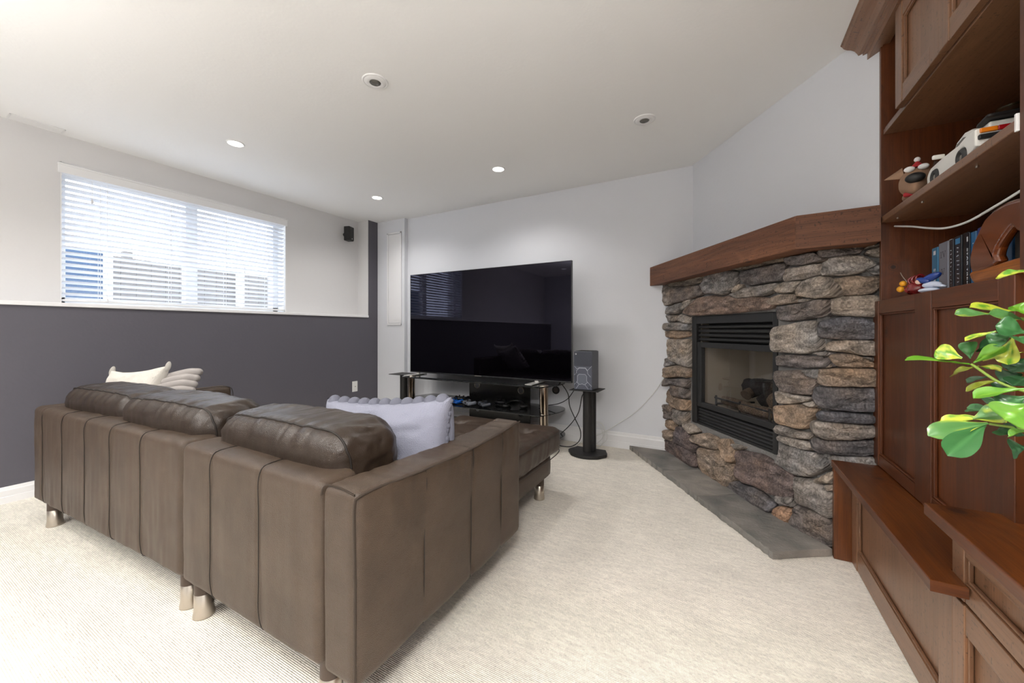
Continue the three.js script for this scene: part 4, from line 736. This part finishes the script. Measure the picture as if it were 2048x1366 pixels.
{
  const t = thing('storage_bench', 'low wooden bench box with a glossy reddish brown top in front of the bookcase', 'bench');
  const s = new THREE.Shape([[0.441, 2.335], [0.441, 1.327], [0.508, 1.327], [0.508, 1.413], [BX + 0.004, 1.413], [BX + 0.004, 2.335]].map((p) => new THREE.Vector2(...p)));
  const g = new THREE.ExtrudeGeometry(s, { depth: 0.024, bevelEnabled: true, bevelSize: 0.0025, bevelOffset: -0.0025, bevelThickness: 0.0025, bevelSegments: 2 }).rotateX(-Math.PI / 2).translate(0, 0.4265, 0);
  part('bench_top', uvBox(g.flat(), 'z', 0.15), M.woodTop, t);
  part('end_panel', bx(0.444, 1.0, 0, 0.424, -2.333, -2.302, 0.003, 'y', 0.35), M.woodTop, t);
  shaker('front_panel', 0.51, -2.30, -1.412, 0.003, 0.424, 0.075, 0.04, t, M.woodFaceSheen, M.woodFaceSheen, 0.088, 0.2);
  part('carcass', bx(0.535, 0.6, 0.01, 0.42, -2.30, -1.42, 0), M.wood, t);
}
{
  const t = thing('drawer_cabinet', 'wooden base cabinet with a panelled drawer above a panelled door at the right edge', 'cabinet');
  part('carcass', [bx(0.534, RX - 0.02, 0.0, 0.572, -1.408, -0.3, 0.002, 'y')], M.wood, t);
  shaker('drawer', 0.51, -1.408, -0.80, 0.404, 0.570, 0.055, 0.055, t, M.woodFaceSheen, M.woodFaceSheen, 0.048, 0.15);
  shaker('drawer', 0.51, -0.796, -0.3, 0.404, 0.570, 0.055, 0.055, t, M.woodFaceSheen, M.woodFaceSheen, 0.048, 0.65);
  shaker('cabinet_door', 0.51, -1.408, -0.85, 0.012, 0.396, 0.055, 0.07, t, M.woodFaceSheen, M.woodFaceSheen, 0.07, 0.35);
  shaker('cabinet_door', 0.51, -0.846, -0.3, 0.012, 0.396, 0.055, 0.07, t, M.woodFaceSheen, M.woodFaceSheen, 0.07, 0.85);
  solo('countertop', 'thick glossy reddish brown wooden counter slab on the drawer cabinet', 'countertop', bx(0.466, RX - 0.016, 0.573, 0.605, -1.442, -0.26, 0.004, 'z', 0.45), M.woodTop);
}
// ---------------------------------------------------------------- things on the shelves
{
  const brown = std({ color: rgb(150, 118, 94), roughness: 0.8 }), dark = std({ color: rgb(74, 56, 46), roughness: 0.8 });
  const t = thing('reindeer_ornament', 'small brown reindeer head ornament with a red hat beside the toy car', 'ornament', [0.655, 1.566, -2.075], rad(-22)); t.scale.setScalar(1.18);
  const head = new THREE.SphereGeometry(0.045, 32, 24); { const p = head.attributes.position; for (let i = 0; i < p.count; i++) { const z = p.getZ(i), y = p.getY(i), k = sm(0, 0.045, z); p.setXYZ(i, p.getX(i) * (1 - 0.35 * k + 0.1 * sm(0, -0.04, y)), y * 1.05 - 0.03 * k * k, z * (1 + 0.6 * k)); } head.computeVertexNormals(); }
  part('head', [head.translate(0, 0.066, 0), new THREE.SphereGeometry(0.038, 24, 16).scale(1, 0.6, 0.9).translate(0, 0.022, -0.012)], brown, t);
  part('nose', new THREE.SphereGeometry(0.019, 20, 14).scale(1.25, 0.85, 0.8).translate(0, 0.062, 0.068), M.black, t);
  for (const s of [-1, 1]) {
    part('eye', new THREE.SphereGeometry(0.0112, 18, 12).scale(1.2, 0.8, 0.9).translate(s * 0.016, 0.102, 0.034), M.white, t);
    part('ear', new THREE.ConeGeometry(0.02, 0.05, 18).scale(1, 1, 0.45).rotateZ(s * -1.75).translate(s * 0.058, 0.102, -0.012), s < 0 ? brown : dark, t);
  }
  part('hat', new THREE.ConeGeometry(0.02, 0.026, 20).translate(0, 0.120, 0.012), std({ color: rgb(176, 40, 44), roughness: 0.7 }), t);
  part('pompom', new THREE.SphereGeometry(0.008, 14, 10).translate(0, 0.135, 0.012), M.white, t);
  part('scarf', tube([[-0.026, 0.024, 0.022], [0, 0.018, 0.046], [0.024, 0.022, 0.03]], 0.008, 20, 8), std({ color: rgb(182, 44, 50), roughness: 0.7 }), t);
}
{
  const t = thing('toy_car', 'white brick-built toy sports car with a black rear wing on the upper shelf', 'toy car', [0.715, 1.566, -1.775]);
  const white = std({ color: rgb(232, 230, 224), roughness: 0.3 }), tyre = std({ color: rgb(58, 58, 58), roughness: 0.75 }), glass = std({ color: rgb(96, 92, 86), roughness: 0.12 });
  // side outline (a: along the car, rear positive); the wheel arches are cut out of it
  const s = new THREE.Shape(); s.moveTo(-0.152, 0.016); s.lineTo(-0.155, 0.04); s.quadraticCurveTo(-0.15, 0.062, -0.12, 0.070); s.lineTo(-0.045, 0.075); s.lineTo(0.06, 0.074); s.quadraticCurveTo(0.13, 0.092, 0.152, 0.080); s.lineTo(0.155, 0.03); s.lineTo(0.112, 0.016); s.absarc(0.078, 0.028, 0.027, -0.4, Math.PI + 0.4, false); s.lineTo(-0.06, 0.014); s.absarc(-0.092, 0.027, 0.025, -0.45, Math.PI + 0.45, false); s.lineTo(-0.152, 0.016);
  const body = new THREE.ExtrudeGeometry(s, { depth: 0.15, bevelEnabled: true, bevelSize: 0.006, bevelThickness: 0.008, bevelOffset: -0.006, bevelSegments: 3, curveSegments: 16 }).translate(0, 0, -0.075).rotateY(-Math.PI / 2);
  part('body', body, white, t);
  const cab = new THREE.Shape([[-0.05, 0.066], [-0.012, 0.104], [0.03, 0.115], [0.07, 0.108], [0.13, 0.082]].map((p) => new THREE.Vector2(...p)));
  const cb = new THREE.ExtrudeGeometry(cab, { depth: 0.105, bevelEnabled: true, bevelSize: 0.004, bevelThickness: 0.006, bevelSegments: 2 }).translate(0, 0, -0.0525).rotateY(-Math.PI / 2); part('roof', cb, white, t);
  for (const x of [-1, 1]) { const w = new THREE.Shape([[-0.034, 0.072], [-0.008, 0.099], [0.028, 0.105], [0.058, 0.097], [0.082, 0.074]].map((p) => new THREE.Vector2(...p))); part('side_window', new THREE.ExtrudeGeometry(w, { depth: 0.002, bevelEnabled: false }).rotateY(-Math.PI / 2).translate(x * 0.0595 + 0.001, 0, 0), glass, t); }
  part('windscreen', bx(-0.045, 0.045, -0.002, 0.0025, -0.026, 0.026, 0.001).rotateX(rad(-44)).translate(0, 0.0885, -0.034), glass, t);
  for (const x of [-0.078, 0.078]) for (const z of [-0.092, 0.078]) {
    const w = part('wheel', new THREE.TorusGeometry(0.019, 0.0085, 12, 30).scale(1, 1, 1.3).rotateY(Math.PI / 2).translate(x, 0.0275, z), tyre, t);
    part('rim', [cyl(0.008, 0.008, 0.012, 0, 0, 0, 20).rotateZ(Math.PI / 2).translate(x, 0.0275, z), ...[0, 1, 2, 3, 4].map((k) => bx(-0.004, 0.004, 0, 0.016, -0.003, 0.003, 0.001).rotateX(k * 1.2566).translate(x, 0.0275, z))], M.brushed, w);
  }
  const Rz = 0.152;
  part('tail_light', [bx(-0.04, 0.04, 0.066, 0.079, Rz - 0.002, Rz + 0.008, 0.002)], std({ color: rgb(176, 24, 30), roughness: 0.25 }), t, 'red rear light bar');
  for (const x of [-1, 1]) part('turn_light', bx(Math.min(x * 0.04, x * 0.074), Math.max(x * 0.04, x * 0.076), 0.066, 0.079, Rz - 0.006, Rz + 0.007, 0.002), std({ color: rgb(240, 134, 30), roughness: 0.25 }), t, 'orange corner light');
  part('rear_bumper', [bx(-0.078, 0.078, 0.047, 0.061, Rz - 0.006, Rz + 0.010, 0.003), bx(-0.012, 0.012, 0.042, 0.064, Rz, Rz + 0.013, 0.002)], M.black, t, 'black bumper strip');
  part('lower_bumper', bx(-0.07, 0.07, 0.016, 0.033, Rz - 0.02, Rz + 0.004, 0.004), white, t);
  part('rear_wing', softBox(0.125, 0.012, 0.062, 0.0055, 0.008, null).rotateX(rad(-7)).translate(0, 0.107, 0.132), M.black, t, 'black whale-tail wing');
  part('engine_lid', bx(-0.05, 0.05, 0.078, 0.100, 0.085, 0.142, 0.004), white, t);
  for (const x of [-1, 1]) part('mirror', [softBox(0.03, 0.014, 0.012, 0.004, 0.004, null).translate(x * 0.092, 0.078, -0.04), bx(x * 0.075 - 0.006, x * 0.075 + 0.006, 0.068, 0.074, -0.043, -0.037, 0.001)], white, t);
  part('sill_line', bx(-0.084, -0.082, 0.017, 0.0195, -0.056, 0.044, 0.0005), M.black, t);
  for (const x of [-1, 1]) part('headlight', new THREE.SphereGeometry(0.013, 16, 10).scale(1, 1, 0.6).translate(x * 0.056, 0.053, -0.148), M.glass, t);
}
{
  const t = thing('glass_jar', 'tall clear greenish glass jar behind the toy car', 'jar', [0.885, 1.566, -2.04]);
  const gm = phy({ color: rgb(226, 240, 228), transmission: 1, thickness: 0, roughness: 0.03, ior: 1.45 });
  part('jar_body', new THREE.LatheGeometry([[0.001, 0.002], [0.045, 0.002], [0.05, 0.01], [0.05, 0.2], [0.04, 0.24], [0.034, 0.25], [0.034, 0.285]].map((p) => new THREE.Vector2(...p)), 36), gm, t);
  part('jar_rim', new THREE.TorusGeometry(0.034, 0.004, 8, 30).rotateX(Math.PI / 2).translate(0, 0.285, 0), gm, t);
}
solo('shelf_cable', 'thin white cable drooping under the toy car shelf', 'cable', tube([[0.645, 1.518, -2.27], [0.655, 1.482, -2.13], [0.66, 1.445, -2.0], [0.66, 1.416, -1.876], [0.66, 1.403, -1.736], [0.662, 1.412, -1.607], [0.668, 1.424, -1.52], [0.70, 1.46, -1.42], [0.76, 1.5, -1.365]], 0.0036, 80, 8), M.cableWhite);
// disc cases and books standing on the shelf
{
  const Y = 1.2, group = 'disc cases and books on the shelf';
  const rows = [ // z start, thickness, height, body colour, label, spine text, spine colour
    [-1.995, 0.044, 0.172, '#3c7fa6', 'leftmost disc case, light blue with white lettering on its spine', ['STAR', 'v'], '#3a7a9e'],
    [-1.950, 0.062, 0.180, '#8b8e9a', 'wide grey box set marked with roman numerals, second from the left', ['IV', 'V'], '#858894'],
    [-1.887, 0.016, 0.182, '#e4e8ee', 'thin white edged case right beside the grey box set', null, '#dfe4ea'],
    [-1.870, 0.026, 0.178, '#2e3138', 'dark case with pale scribbled spine, two from the grey box set', ['w'], '#2b2e35'],
    [-1.843, 0.044, 0.182, '#22262c', 'dark navy case with a small pale blue band at its top', ['b', 'w'], '#232a36'],
    [-1.798, 0.030, 0.184, '#101114', 'plain black case in the middle of the row', null, '#0f1013'],
    [-1.767, 0.022, 0.178, '#1a2430', 'narrow black case with STAR TREK down its spine', ['STAR TREK', 'v'], '#18222e'],
    [-1.744, 0.026, 0.176, '#3a6f9c', 'mid blue case just left of the wooden carving', ['w'], '#39719f'],
    [-1.716, 0.030, 0.182, '#25407e', 'deep blue case behind the left end of the wooden carving', ['w'], '#2a4486'],
    [-1.684, 0.05, 0.17, '#17191e', 'black case hidden mostly behind the wooden carving', null, '#14161b'],
    [-1.632, 0.026, 0.168, '#c8c8c4', 'white spined book seen through the hole of the carving', null, '#c6c6c2'],
    [-1.604, 0.034, 0.176, '#1c2230', 'dark case with pale marks seen through the hole of the carving', ['w'], '#1d2536'],
    [-1.568, 0.03, 0.18, '#3f7fb8', 'bright blue case seen at the right of the carving hole', null, '#4285c0'],
    [-1.536, 0.036, 0.178, '#0e0f12', 'black case at the right end of the row', null, '#0d0e11'],
  ];
  rows.forEach(([z, th0, h0, col, label, txt, sc], i) => {
    const th = th0 * 1.093, h = h0 * 1.13;
    const t = thing('disc_case', label, 'case', [0.73 + (i % 3) * 0.003, Y, z * 1.093], 0, group);
    part('case_body', bx(0, 0.13, 0, h, 0, th - 0.001, 0.002, 'y'), std({ color: new THREE.Color(col), roughness: 0.25 }), t);
    const cv = document.createElement('canvas'); cv.width = 64; cv.height = 256; const c = cv.getContext('2d'); c.fillStyle = sc; c.fillRect(0, 0, 64, 256); c.fillStyle = '#dfe6ee';
    if (txt) {
      if (txt[1] === 'v') { c.save(); c.translate(32, 128); c.rotate(Math.PI / 2); c.font = 'bold 34px sans-serif'; c.textAlign = 'center'; c.textBaseline = 'middle'; c.fillText(txt[0], 20, 0); c.restore(); c.fillRect(18, 14, 28, 22); }
      else if (txt[0] === 'IV') { c.fillStyle = '#4a4c56'; c.font = '44px serif'; c.textAlign = 'center'; c.fillText('IV', 32, 72); c.fillText('V', 32, 158); }
      if (txt[0] === 'b') { c.fillStyle = '#3f86b8'; c.fillRect(8, 8, 48, 26); }
      if (txt.includes('w')) { c.strokeStyle = '#c9ced6'; c.lineWidth = 4; for (let k = 0; k < 9; k++) { c.beginPath(); c.moveTo(18 + rnd() * 10, 50 + k * 20); c.lineTo(34 + rnd() * 14, 44 + k * 20 + rnd() * 12); c.stroke(); } }
    }
    const tx = new THREE.CanvasTexture(cv); tx.colorSpace = THREE.SRGBColorSpace;
    part('spine', new THREE.PlaneGeometry(th - 0.005, h - 0.006).rotateY(-Math.PI / 2).translate(-0.0006, h / 2, th / 2), std({ map: tx, roughness: 0.2 }), t);
  });
}
{
  const t = thing('wood_carving', 'carved polished wooden hook shape with a dark body and pale honey base', 'carving', [0.668, 1.2, 0]);
  const prof = (pts, d, b) => { const s = new THREE.Shape(); const cv = new THREE.CatmullRomCurve3(pts.slice(0, -1).map((p) => V(p[0], p[1], 0)), true, 'catmullrom', 0.3).getPoints(110); cv.slice(0, -1).forEach((p, i) => i ? s.lineTo(p.x, p.y) : s.moveTo(p.x, p.y)); s.closePath(); return new THREE.ExtrudeGeometry(s, { depth: d, bevelEnabled: true, bevelSize: b, bevelOffset: -b, bevelThickness: b, bevelSegments: 5, curveSegments: 60 }).translate(0, 0, -d / 2).rotateY(-Math.PI / 2); };
  const up = prof([[-1.692, 0.034], [-1.712, 0.052], [-1.716, 0.088], [-1.699, 0.126], [-1.670, 0.158], [-1.640, 0.187], [-1.595, 0.203], [-1.54, 0.209], [-1.473, 0.202], [-1.41, 0.185], [-1.40, 0.15], [-1.43, 0.122], [-1.473, 0.112], [-1.499, 0.120], [-1.515, 0.134], [-1.544, 0.118], [-1.575, 0.093], [-1.585, 0.074], [-1.577, 0.056], [-1.60, 0.044], [-1.692, 0.034]], 0.002, 0.012);
  part('carving_body', uvBox(up.flat(), 'z'), phy({ map: wA.map, color: new THREE.Color(1.15, 1.05, 1.0), roughness: 0.25, clearcoat: 0.8, clearcoatRoughness: 0.12 }), t);
  const lo = prof([[-1.672, 0.002], [-1.700, 0.022], [-1.700, 0.044], [-1.656, 0.044], [-1.60, 0.046], [-1.54, 0.050], [-1.473, 0.052], [-1.41, 0.056], [-1.40, 0.03], [-1.41, 0.004], [-1.54, 0.002], [-1.672, 0.002]], 0.012, 0.012);
  part('carving_base', uvBox(lo.flat(), 'z', 0.3), phy({ map: wB.map, color: new THREE.Color(2.4, 2.6, 2.9), roughness: 0.3, clearcoat: 0.6, clearcoatRoughness: 0.15 }), t);
}
{
  const red = phy({ color: rgb(120, 22, 24), roughness: 0.2, clearcoat: 0.6 }), yel = std({ color: rgb(226, 158, 32), roughness: 0.35 });
  const t = thing('toy_figure', 'small glossy dark red toy with yellow balls on the shelf by the disc cases', 'toy', [0.645, 1.2, -2.075], rad(-60));
  const cr = new THREE.IcosahedronGeometry(0.026, 3); { const p = cr.attributes.position; for (let i = 0; i < p.count; i++) { const q = V().fromBufferAttribute(p, i), f = 1 + 0.35 * (fbm(q.x * 90 + 9, q.y * 90 + q.z * 60, 3, 2) - 0.5); p.setXYZ(i, q.x * f * 1.35, q.y * f, q.z * f); } cr.computeVertexNormals(); }
  part('body', [cr.clone().translate(0.004, 0.028, 0), cr.clone().scale(0.6, 0.6, 0.6).translate(0.03, 0.056, 0.005)], red, t);
  for (let i = 0; i < 3; i++) part('coil', new THREE.TorusGeometry(0.014, 0.004, 8, 24).rotateY(0.6 + i * 0.4).translate(0.006 + i * 0.012, 0.058 + i * 0.003, 0.008), red, t);
  part('ball', new THREE.SphereGeometry(0.011, 18, 12).translate(-0.034, 0.052, 0.008), yel, t); part('ball', new THREE.SphereGeometry(0.012, 18, 12).translate(-0.042, 0.03, 0.01), yel, t);
  part('rod', tube([[-0.02, 0.056, 0.006], [-0.04, 0.082, 0.004], [-0.05, 0.098, 0.002]], 0.0012, 8, 5), M.brushed, t);
  const b = thing('toy_figure', 'small blue and white toy beside the dark red one on the shelf', 'toy', [0.64, 1.2, -1.935], rad(-60));
  const blue = phy({ color: rgb(30, 62, 140), roughness: 0.25, clearcoat: 0.5 }), pale = std({ color: rgb(206, 214, 232), roughness: 0.4 });
  part('wing', [new THREE.SphereGeometry(0.03, 20, 14).scale(1.1, 0.42, 0.5).rotateZ(0.35).translate(0.008, 0.055, 0), new THREE.SphereGeometry(0.022, 20, 14).scale(1.1, 0.5, 0.5).rotateZ(-0.3).translate(-0.012, 0.046, 0.008)], blue, b);
  part('body', [new THREE.SphereGeometry(0.02, 20, 14).scale(1.5, 0.6, 0.8).translate(0.01, 0.028, 0), new THREE.SphereGeometry(0.012, 16, 12).scale(1.8, 0.5, 0.8).rotateZ(-0.2).translate(0.038, 0.022, 0.006)], pale, b);
  part('base', new THREE.SphereGeometry(0.022, 20, 12).scale(1.5, 0.42, 0.9).translate(0.004, 0.0094, 0.004), pale, b);
  part('head', new THREE.SphereGeometry(0.009, 14, 10).translate(-0.024, 0.042, 0.012), std({ color: rgb(226, 190, 170), roughness: 0.5 }), b);
}
// ---------------------------------------------------------------- umbrella plant on the counter
{
  const t = thing('umbrella_plant', 'potted variegated umbrella plant with glossy green and yellow leaves at the right edge', 'plant');
  const px = 0.64, pz = -0.99, TY = 0.6055;
  part('pot', new THREE.LatheGeometry([[0.001, 0], [0.06, 0], [0.066, 0.006], [0.088, 0.13], [0.094, 0.132], [0.095, 0.15], [0.087, 0.15], [0.082, 0.12], [0.001, 0.12]].map((p) => new THREE.Vector2(...p)), 44).translate(px, TY, pz), phy({ color: rgb(206, 200, 190), roughness: 0.3, clearcoat: 0.4 }), t);
  part('soil', new THREE.CylinderGeometry(0.081, 0.08, 0.01, 32).translate(px, TY + 0.127, pz), std({ color: rgb(58, 44, 34), roughness: 1 }), t);
  const bark = std({ color: rgb(112, 106, 78), roughness: 0.8 }), pet = std({ color: rgb(132, 158, 66), roughness: 0.5 });
  const trunk = [[px, TY + 0.12, pz], [px - 0.01, 0.82, pz - 0.01], [px - 0.03, 0.95, pz - 0.03], [px - 0.05, 1.14, pz - 0.05]];
  part('stem', [tube(trunk, 0.007, 24, 8), tube([[px + 0.02, TY + 0.12, pz + 0.02], [px + 0.03, 0.85, pz], [px, 1.08, pz - 0.02]], 0.006, 20, 8)], bark, t);
  const C = { g: [[84, 146, 38], [132, 182, 56]], t: [[52, 104, 56], [86, 142, 84]], y: [[196, 206, 70], [96, 156, 46]], m: [[92, 142, 78], [190, 204, 70]], o: [[140, 156, 44], [172, 178, 62]], d: [[34, 74, 42], [58, 104, 62]] };
  const leafM = phy({ vertexColors: true, roughness: 0.32, clearcoat: 0.3, clearcoatRoughness: 0.25, transmission: 0.0 });
  let ln = 0;
  function leaflet(c, a, b, w, phi) {
    const A = V(...a), B = V(...b), d = B.clone().sub(A), len = d.length(), k = ++ln; d.normalize();
    const view = V(0, 1.065, 0).sub(A.clone().add(B).multiplyScalar(0.5)).normalize();
    const w0 = d.clone().cross(view).normalize(), n0 = w0.clone().cross(d).normalize();
    const ph = rad(phi), ww = w0.clone().multiplyScalar(Math.cos(ph)).addScaledVector(n0, -Math.sin(ph)), nn = ww.clone().cross(d).normalize(); if (nn.y < 0) nn.negate();
    const NU = 16, NV = 8, v = [], col = [], idx = [], [c0, c1] = C[c].map((q) => { const x = rgb(...q); return [x.r, x.g, x.b]; });
    for (let i = 0; i <= NU; i++) for (let j = 0; j <= NV; j++) {
      const u = i / NU, s = j / NV * 2 - 1, f = mix(0.10, 1, sm(-0.05, 0.72, u)) * (u > 0.74 ? Math.sqrt(Math.max(0.004, 1 - Math.pow((u - 0.74) / 0.26, 2.4))) : 1);
      const q = A.clone().addScaledVector(d, u * len).addScaledVector(ww, s * f * w * 0.47).addScaledVector(nn, 0.18 * Math.abs(s) * f * w - 0.10 * len * u * u + 0.10 * len * u * 0.95 + 0.004 * (vn(u * 5 + k, s * 2, k) - 0.5));
      v.push(q.x, q.y, q.z); const pat = c === 'y' ? sm(0.45, 0.62, fbm(u * 3 + k * 7, s * 2.5, k, 3)) : c === 'm' ? sm(0.55, 0.7, fbm(u * 2.2 + k * 5, s * 4, k, 2) * 0.6 + Math.abs(s) * 0.35) : 0.6 * fbm(u * 4 + k, s * 3, k, 3) + (Math.abs(s) < 0.1 ? 0.4 : 0);
      for (let e = 0; e < 3; e++) col.push(mix(c0[e], c1[e], Math.min(1, pat)));
    }
    for (let i = 0; i < NU; i++) for (let j = 0; j < NV; j++) { const p = i * (NV + 1) + j; idx.push(p, p + 1, p + NV + 2, p, p + NV + 2, p + NV + 1); }
    const g = new THREE.BufferGeometry(); g.setAttribute('position', new THREE.Float32BufferAttribute(v, 3)); g.setAttribute('color', new THREE.Float32BufferAttribute(col, 3)); g.setIndex(idx); g.computeVertexNormals();
    part('leaf', g, leafM, t);
  }
  leaflet('g',[0.444,0.995,-1.159],[0.343,1.001,-1.149],.030,72);
  leaflet('y',[0.430,1.007,-1.151],[0.396,1.022,-1.167],.038,15);
  leaflet('t',[0.445,1.007,-1.159],[0.437,1.042,-1.144],.030,20);
  leaflet('g',[0.451,0.998,-1.163],[0.481,1.033,-1.134],.030,30);
  leaflet('o',[0.455,0.987,-1.177],[0.443,0.965,-1.227],.028,66);
  leaflet('y',[0.458,0.991,-1.167],[0.489,0.983,-1.161],.026,66);
  leaflet('m',[0.430,0.893,-1.060],[0.341,0.864,-1.033],.038,25);
  leaflet('y',[0.436,0.899,-1.074],[0.381,0.878,-1.102],.034,60);
  leaflet('t',[0.425,0.889,-1.057],[0.353,0.838,-0.995],.044,5);
  leaflet('m',[0.410,0.898,-1.060],[0.441,0.914,-1.043],.040,20);
  leaflet('t',[0.446,0.911,-1.080],[0.428,0.907,-1.127],.026,40);
  leaflet('m',[0.468,1.098,-1.150],[0.417,1.099,-1.144],.026,40);
  leaflet('y',[0.509,1.103,-1.172],[0.444,1.113,-1.159],.030,62);
  leaflet('m',[0.517,1.084,-1.154],[0.466,1.098,-1.148],.030,50);
  leaflet('y',[0.468,1.063,-1.127],[0.430,1.043,-1.140],.026,62);
  leaflet('t',[0.504,1.060,-1.123],[0.467,1.075,-1.126],.044,30);
  leaflet('t',[0.495,1.056,-1.141],[0.467,1.040,-1.149],.034,25);
  leaflet('o',[0.542,1.020,-1.213],[0.491,0.999,-1.231],.026,60);
  leaflet('g',[0.463,0.962,-1.032],[0.405,0.939,-1.046],.036,58);
  leaflet('t',[0.465,0.948,-1.034],[0.439,0.924,-1.042],.042,30);
  leaflet('g',[0.454,0.939,-1.004],[0.431,0.908,-1.015],.060,15);
  leaflet('o',[0.492,0.961,-1.185],[0.459,0.932,-1.213],.026,62);
  leaflet('d',[0.502,0.966,-1.236],[0.472,0.948,-1.243],.022,60);
  leaflet('d',[0.465,0.878,-1.034],[0.444,0.878,-1.068],.036,45);
  leaflet('g',[0.452,0.893,-1.003],[0.438,0.879,-1.019],.024,60);
  leaflet('d',[0.465,0.859,-1.034],[0.457,0.847,-1.052],.040,30);
  leaflet('y',[0.493,1.176,-1.094],[0.469,1.169,-1.127],.026,55);
  leaflet('y',[0.509,1.051,-1.172],[0.500,0.996,-1.167],.036,20);
  leaflet('d',[0.539,0.975,-1.211],[0.512,0.957,-1.220],.044,20);
  leaflet('d',[0.535,0.960,-1.232],[0.513,0.936,-1.231],.036,20);
  leaflet('d',[0.500,0.924,-1.190],[0.490,0.905,-1.207],.036,25);
  leaflet('d',[0.467,1.019,-1.194],[0.504,1.043,-1.215],.028,40);
  leaflet('d',[0.545,1.007,-1.214],[0.520,0.979,-1.201],.040,20);
  leaflet('d',[0.534,0.971,-1.186],[0.509,0.953,-1.172],.04,30);
  leaflet('d',[0.509,0.908,-1.126],[0.496,0.931,-1.142],.044,35);
  leaflet('g',[0.509,1.094,-1.126],[0.496,1.113,-1.142],.034,45);
  leaflet('t',[0.495,1.036,-1.096],[0.493,1.053,-1.118],.034,35);
  leaflet('y',[0.457,0.894,-1.098],[0.466,0.890,-1.091],.024,60);
  // petioles from the stem to each whorl
  const P = (a, m, b) => part('petiole', tube([a, m, b], 0.0026, 24, 7), pet, t);
  P([0.447, 0.995, -1.161], [0.478, 0.957, -1.109], [0.6, 0.93, -1.02]); P([0.434, 0.890, -1.068], [0.50, 0.884, -1.04], [0.62, 0.86, -1.0]); P([0.513, 1.089, -1.157], [0.545, 1.08, -1.10], [0.59, 1.06, -1.03]); P([0.502, 1.062, -1.128], [0.54, 1.045, -1.09], [0.60, 1.0, -1.02]); P([0.465, 0.954, -1.034], [0.52, 0.94, -1.02], [0.62, 0.92, -1.0]);
  // whorls on the far side of the plant
  for (const [x, y, z, a] of [[0.72, 1.05, -0.92, 0.3], [0.80, 0.96, -1.05, 1.2], [0.68, 1.14, -1.06, 2.1], [0.74, 0.88, -0.86, 0.8], [0.60, 1.16, -0.98, 4.2]]) {
    P([x, y, z], [(x + px) / 2, y - 0.01, (z + pz) / 2], [px - 0.02, y - 0.08, pz - 0.02]);
    for (let i = 0; i < 7; i++) { const q = a + i * 0.9; leaflet('gtmy'[i % 4], [x, y, z], [x + 0.1 * Math.cos(q), y - 0.03 + 0.015 * Math.sin(i * 2), z + 0.1 * Math.sin(q)], 0.036, 50); }
  }
}

scene.traverse((o) => { if (o.isMesh) { o.castShadow = true; o.receiveShadow = true; } });
renderer.render(scene, camera);
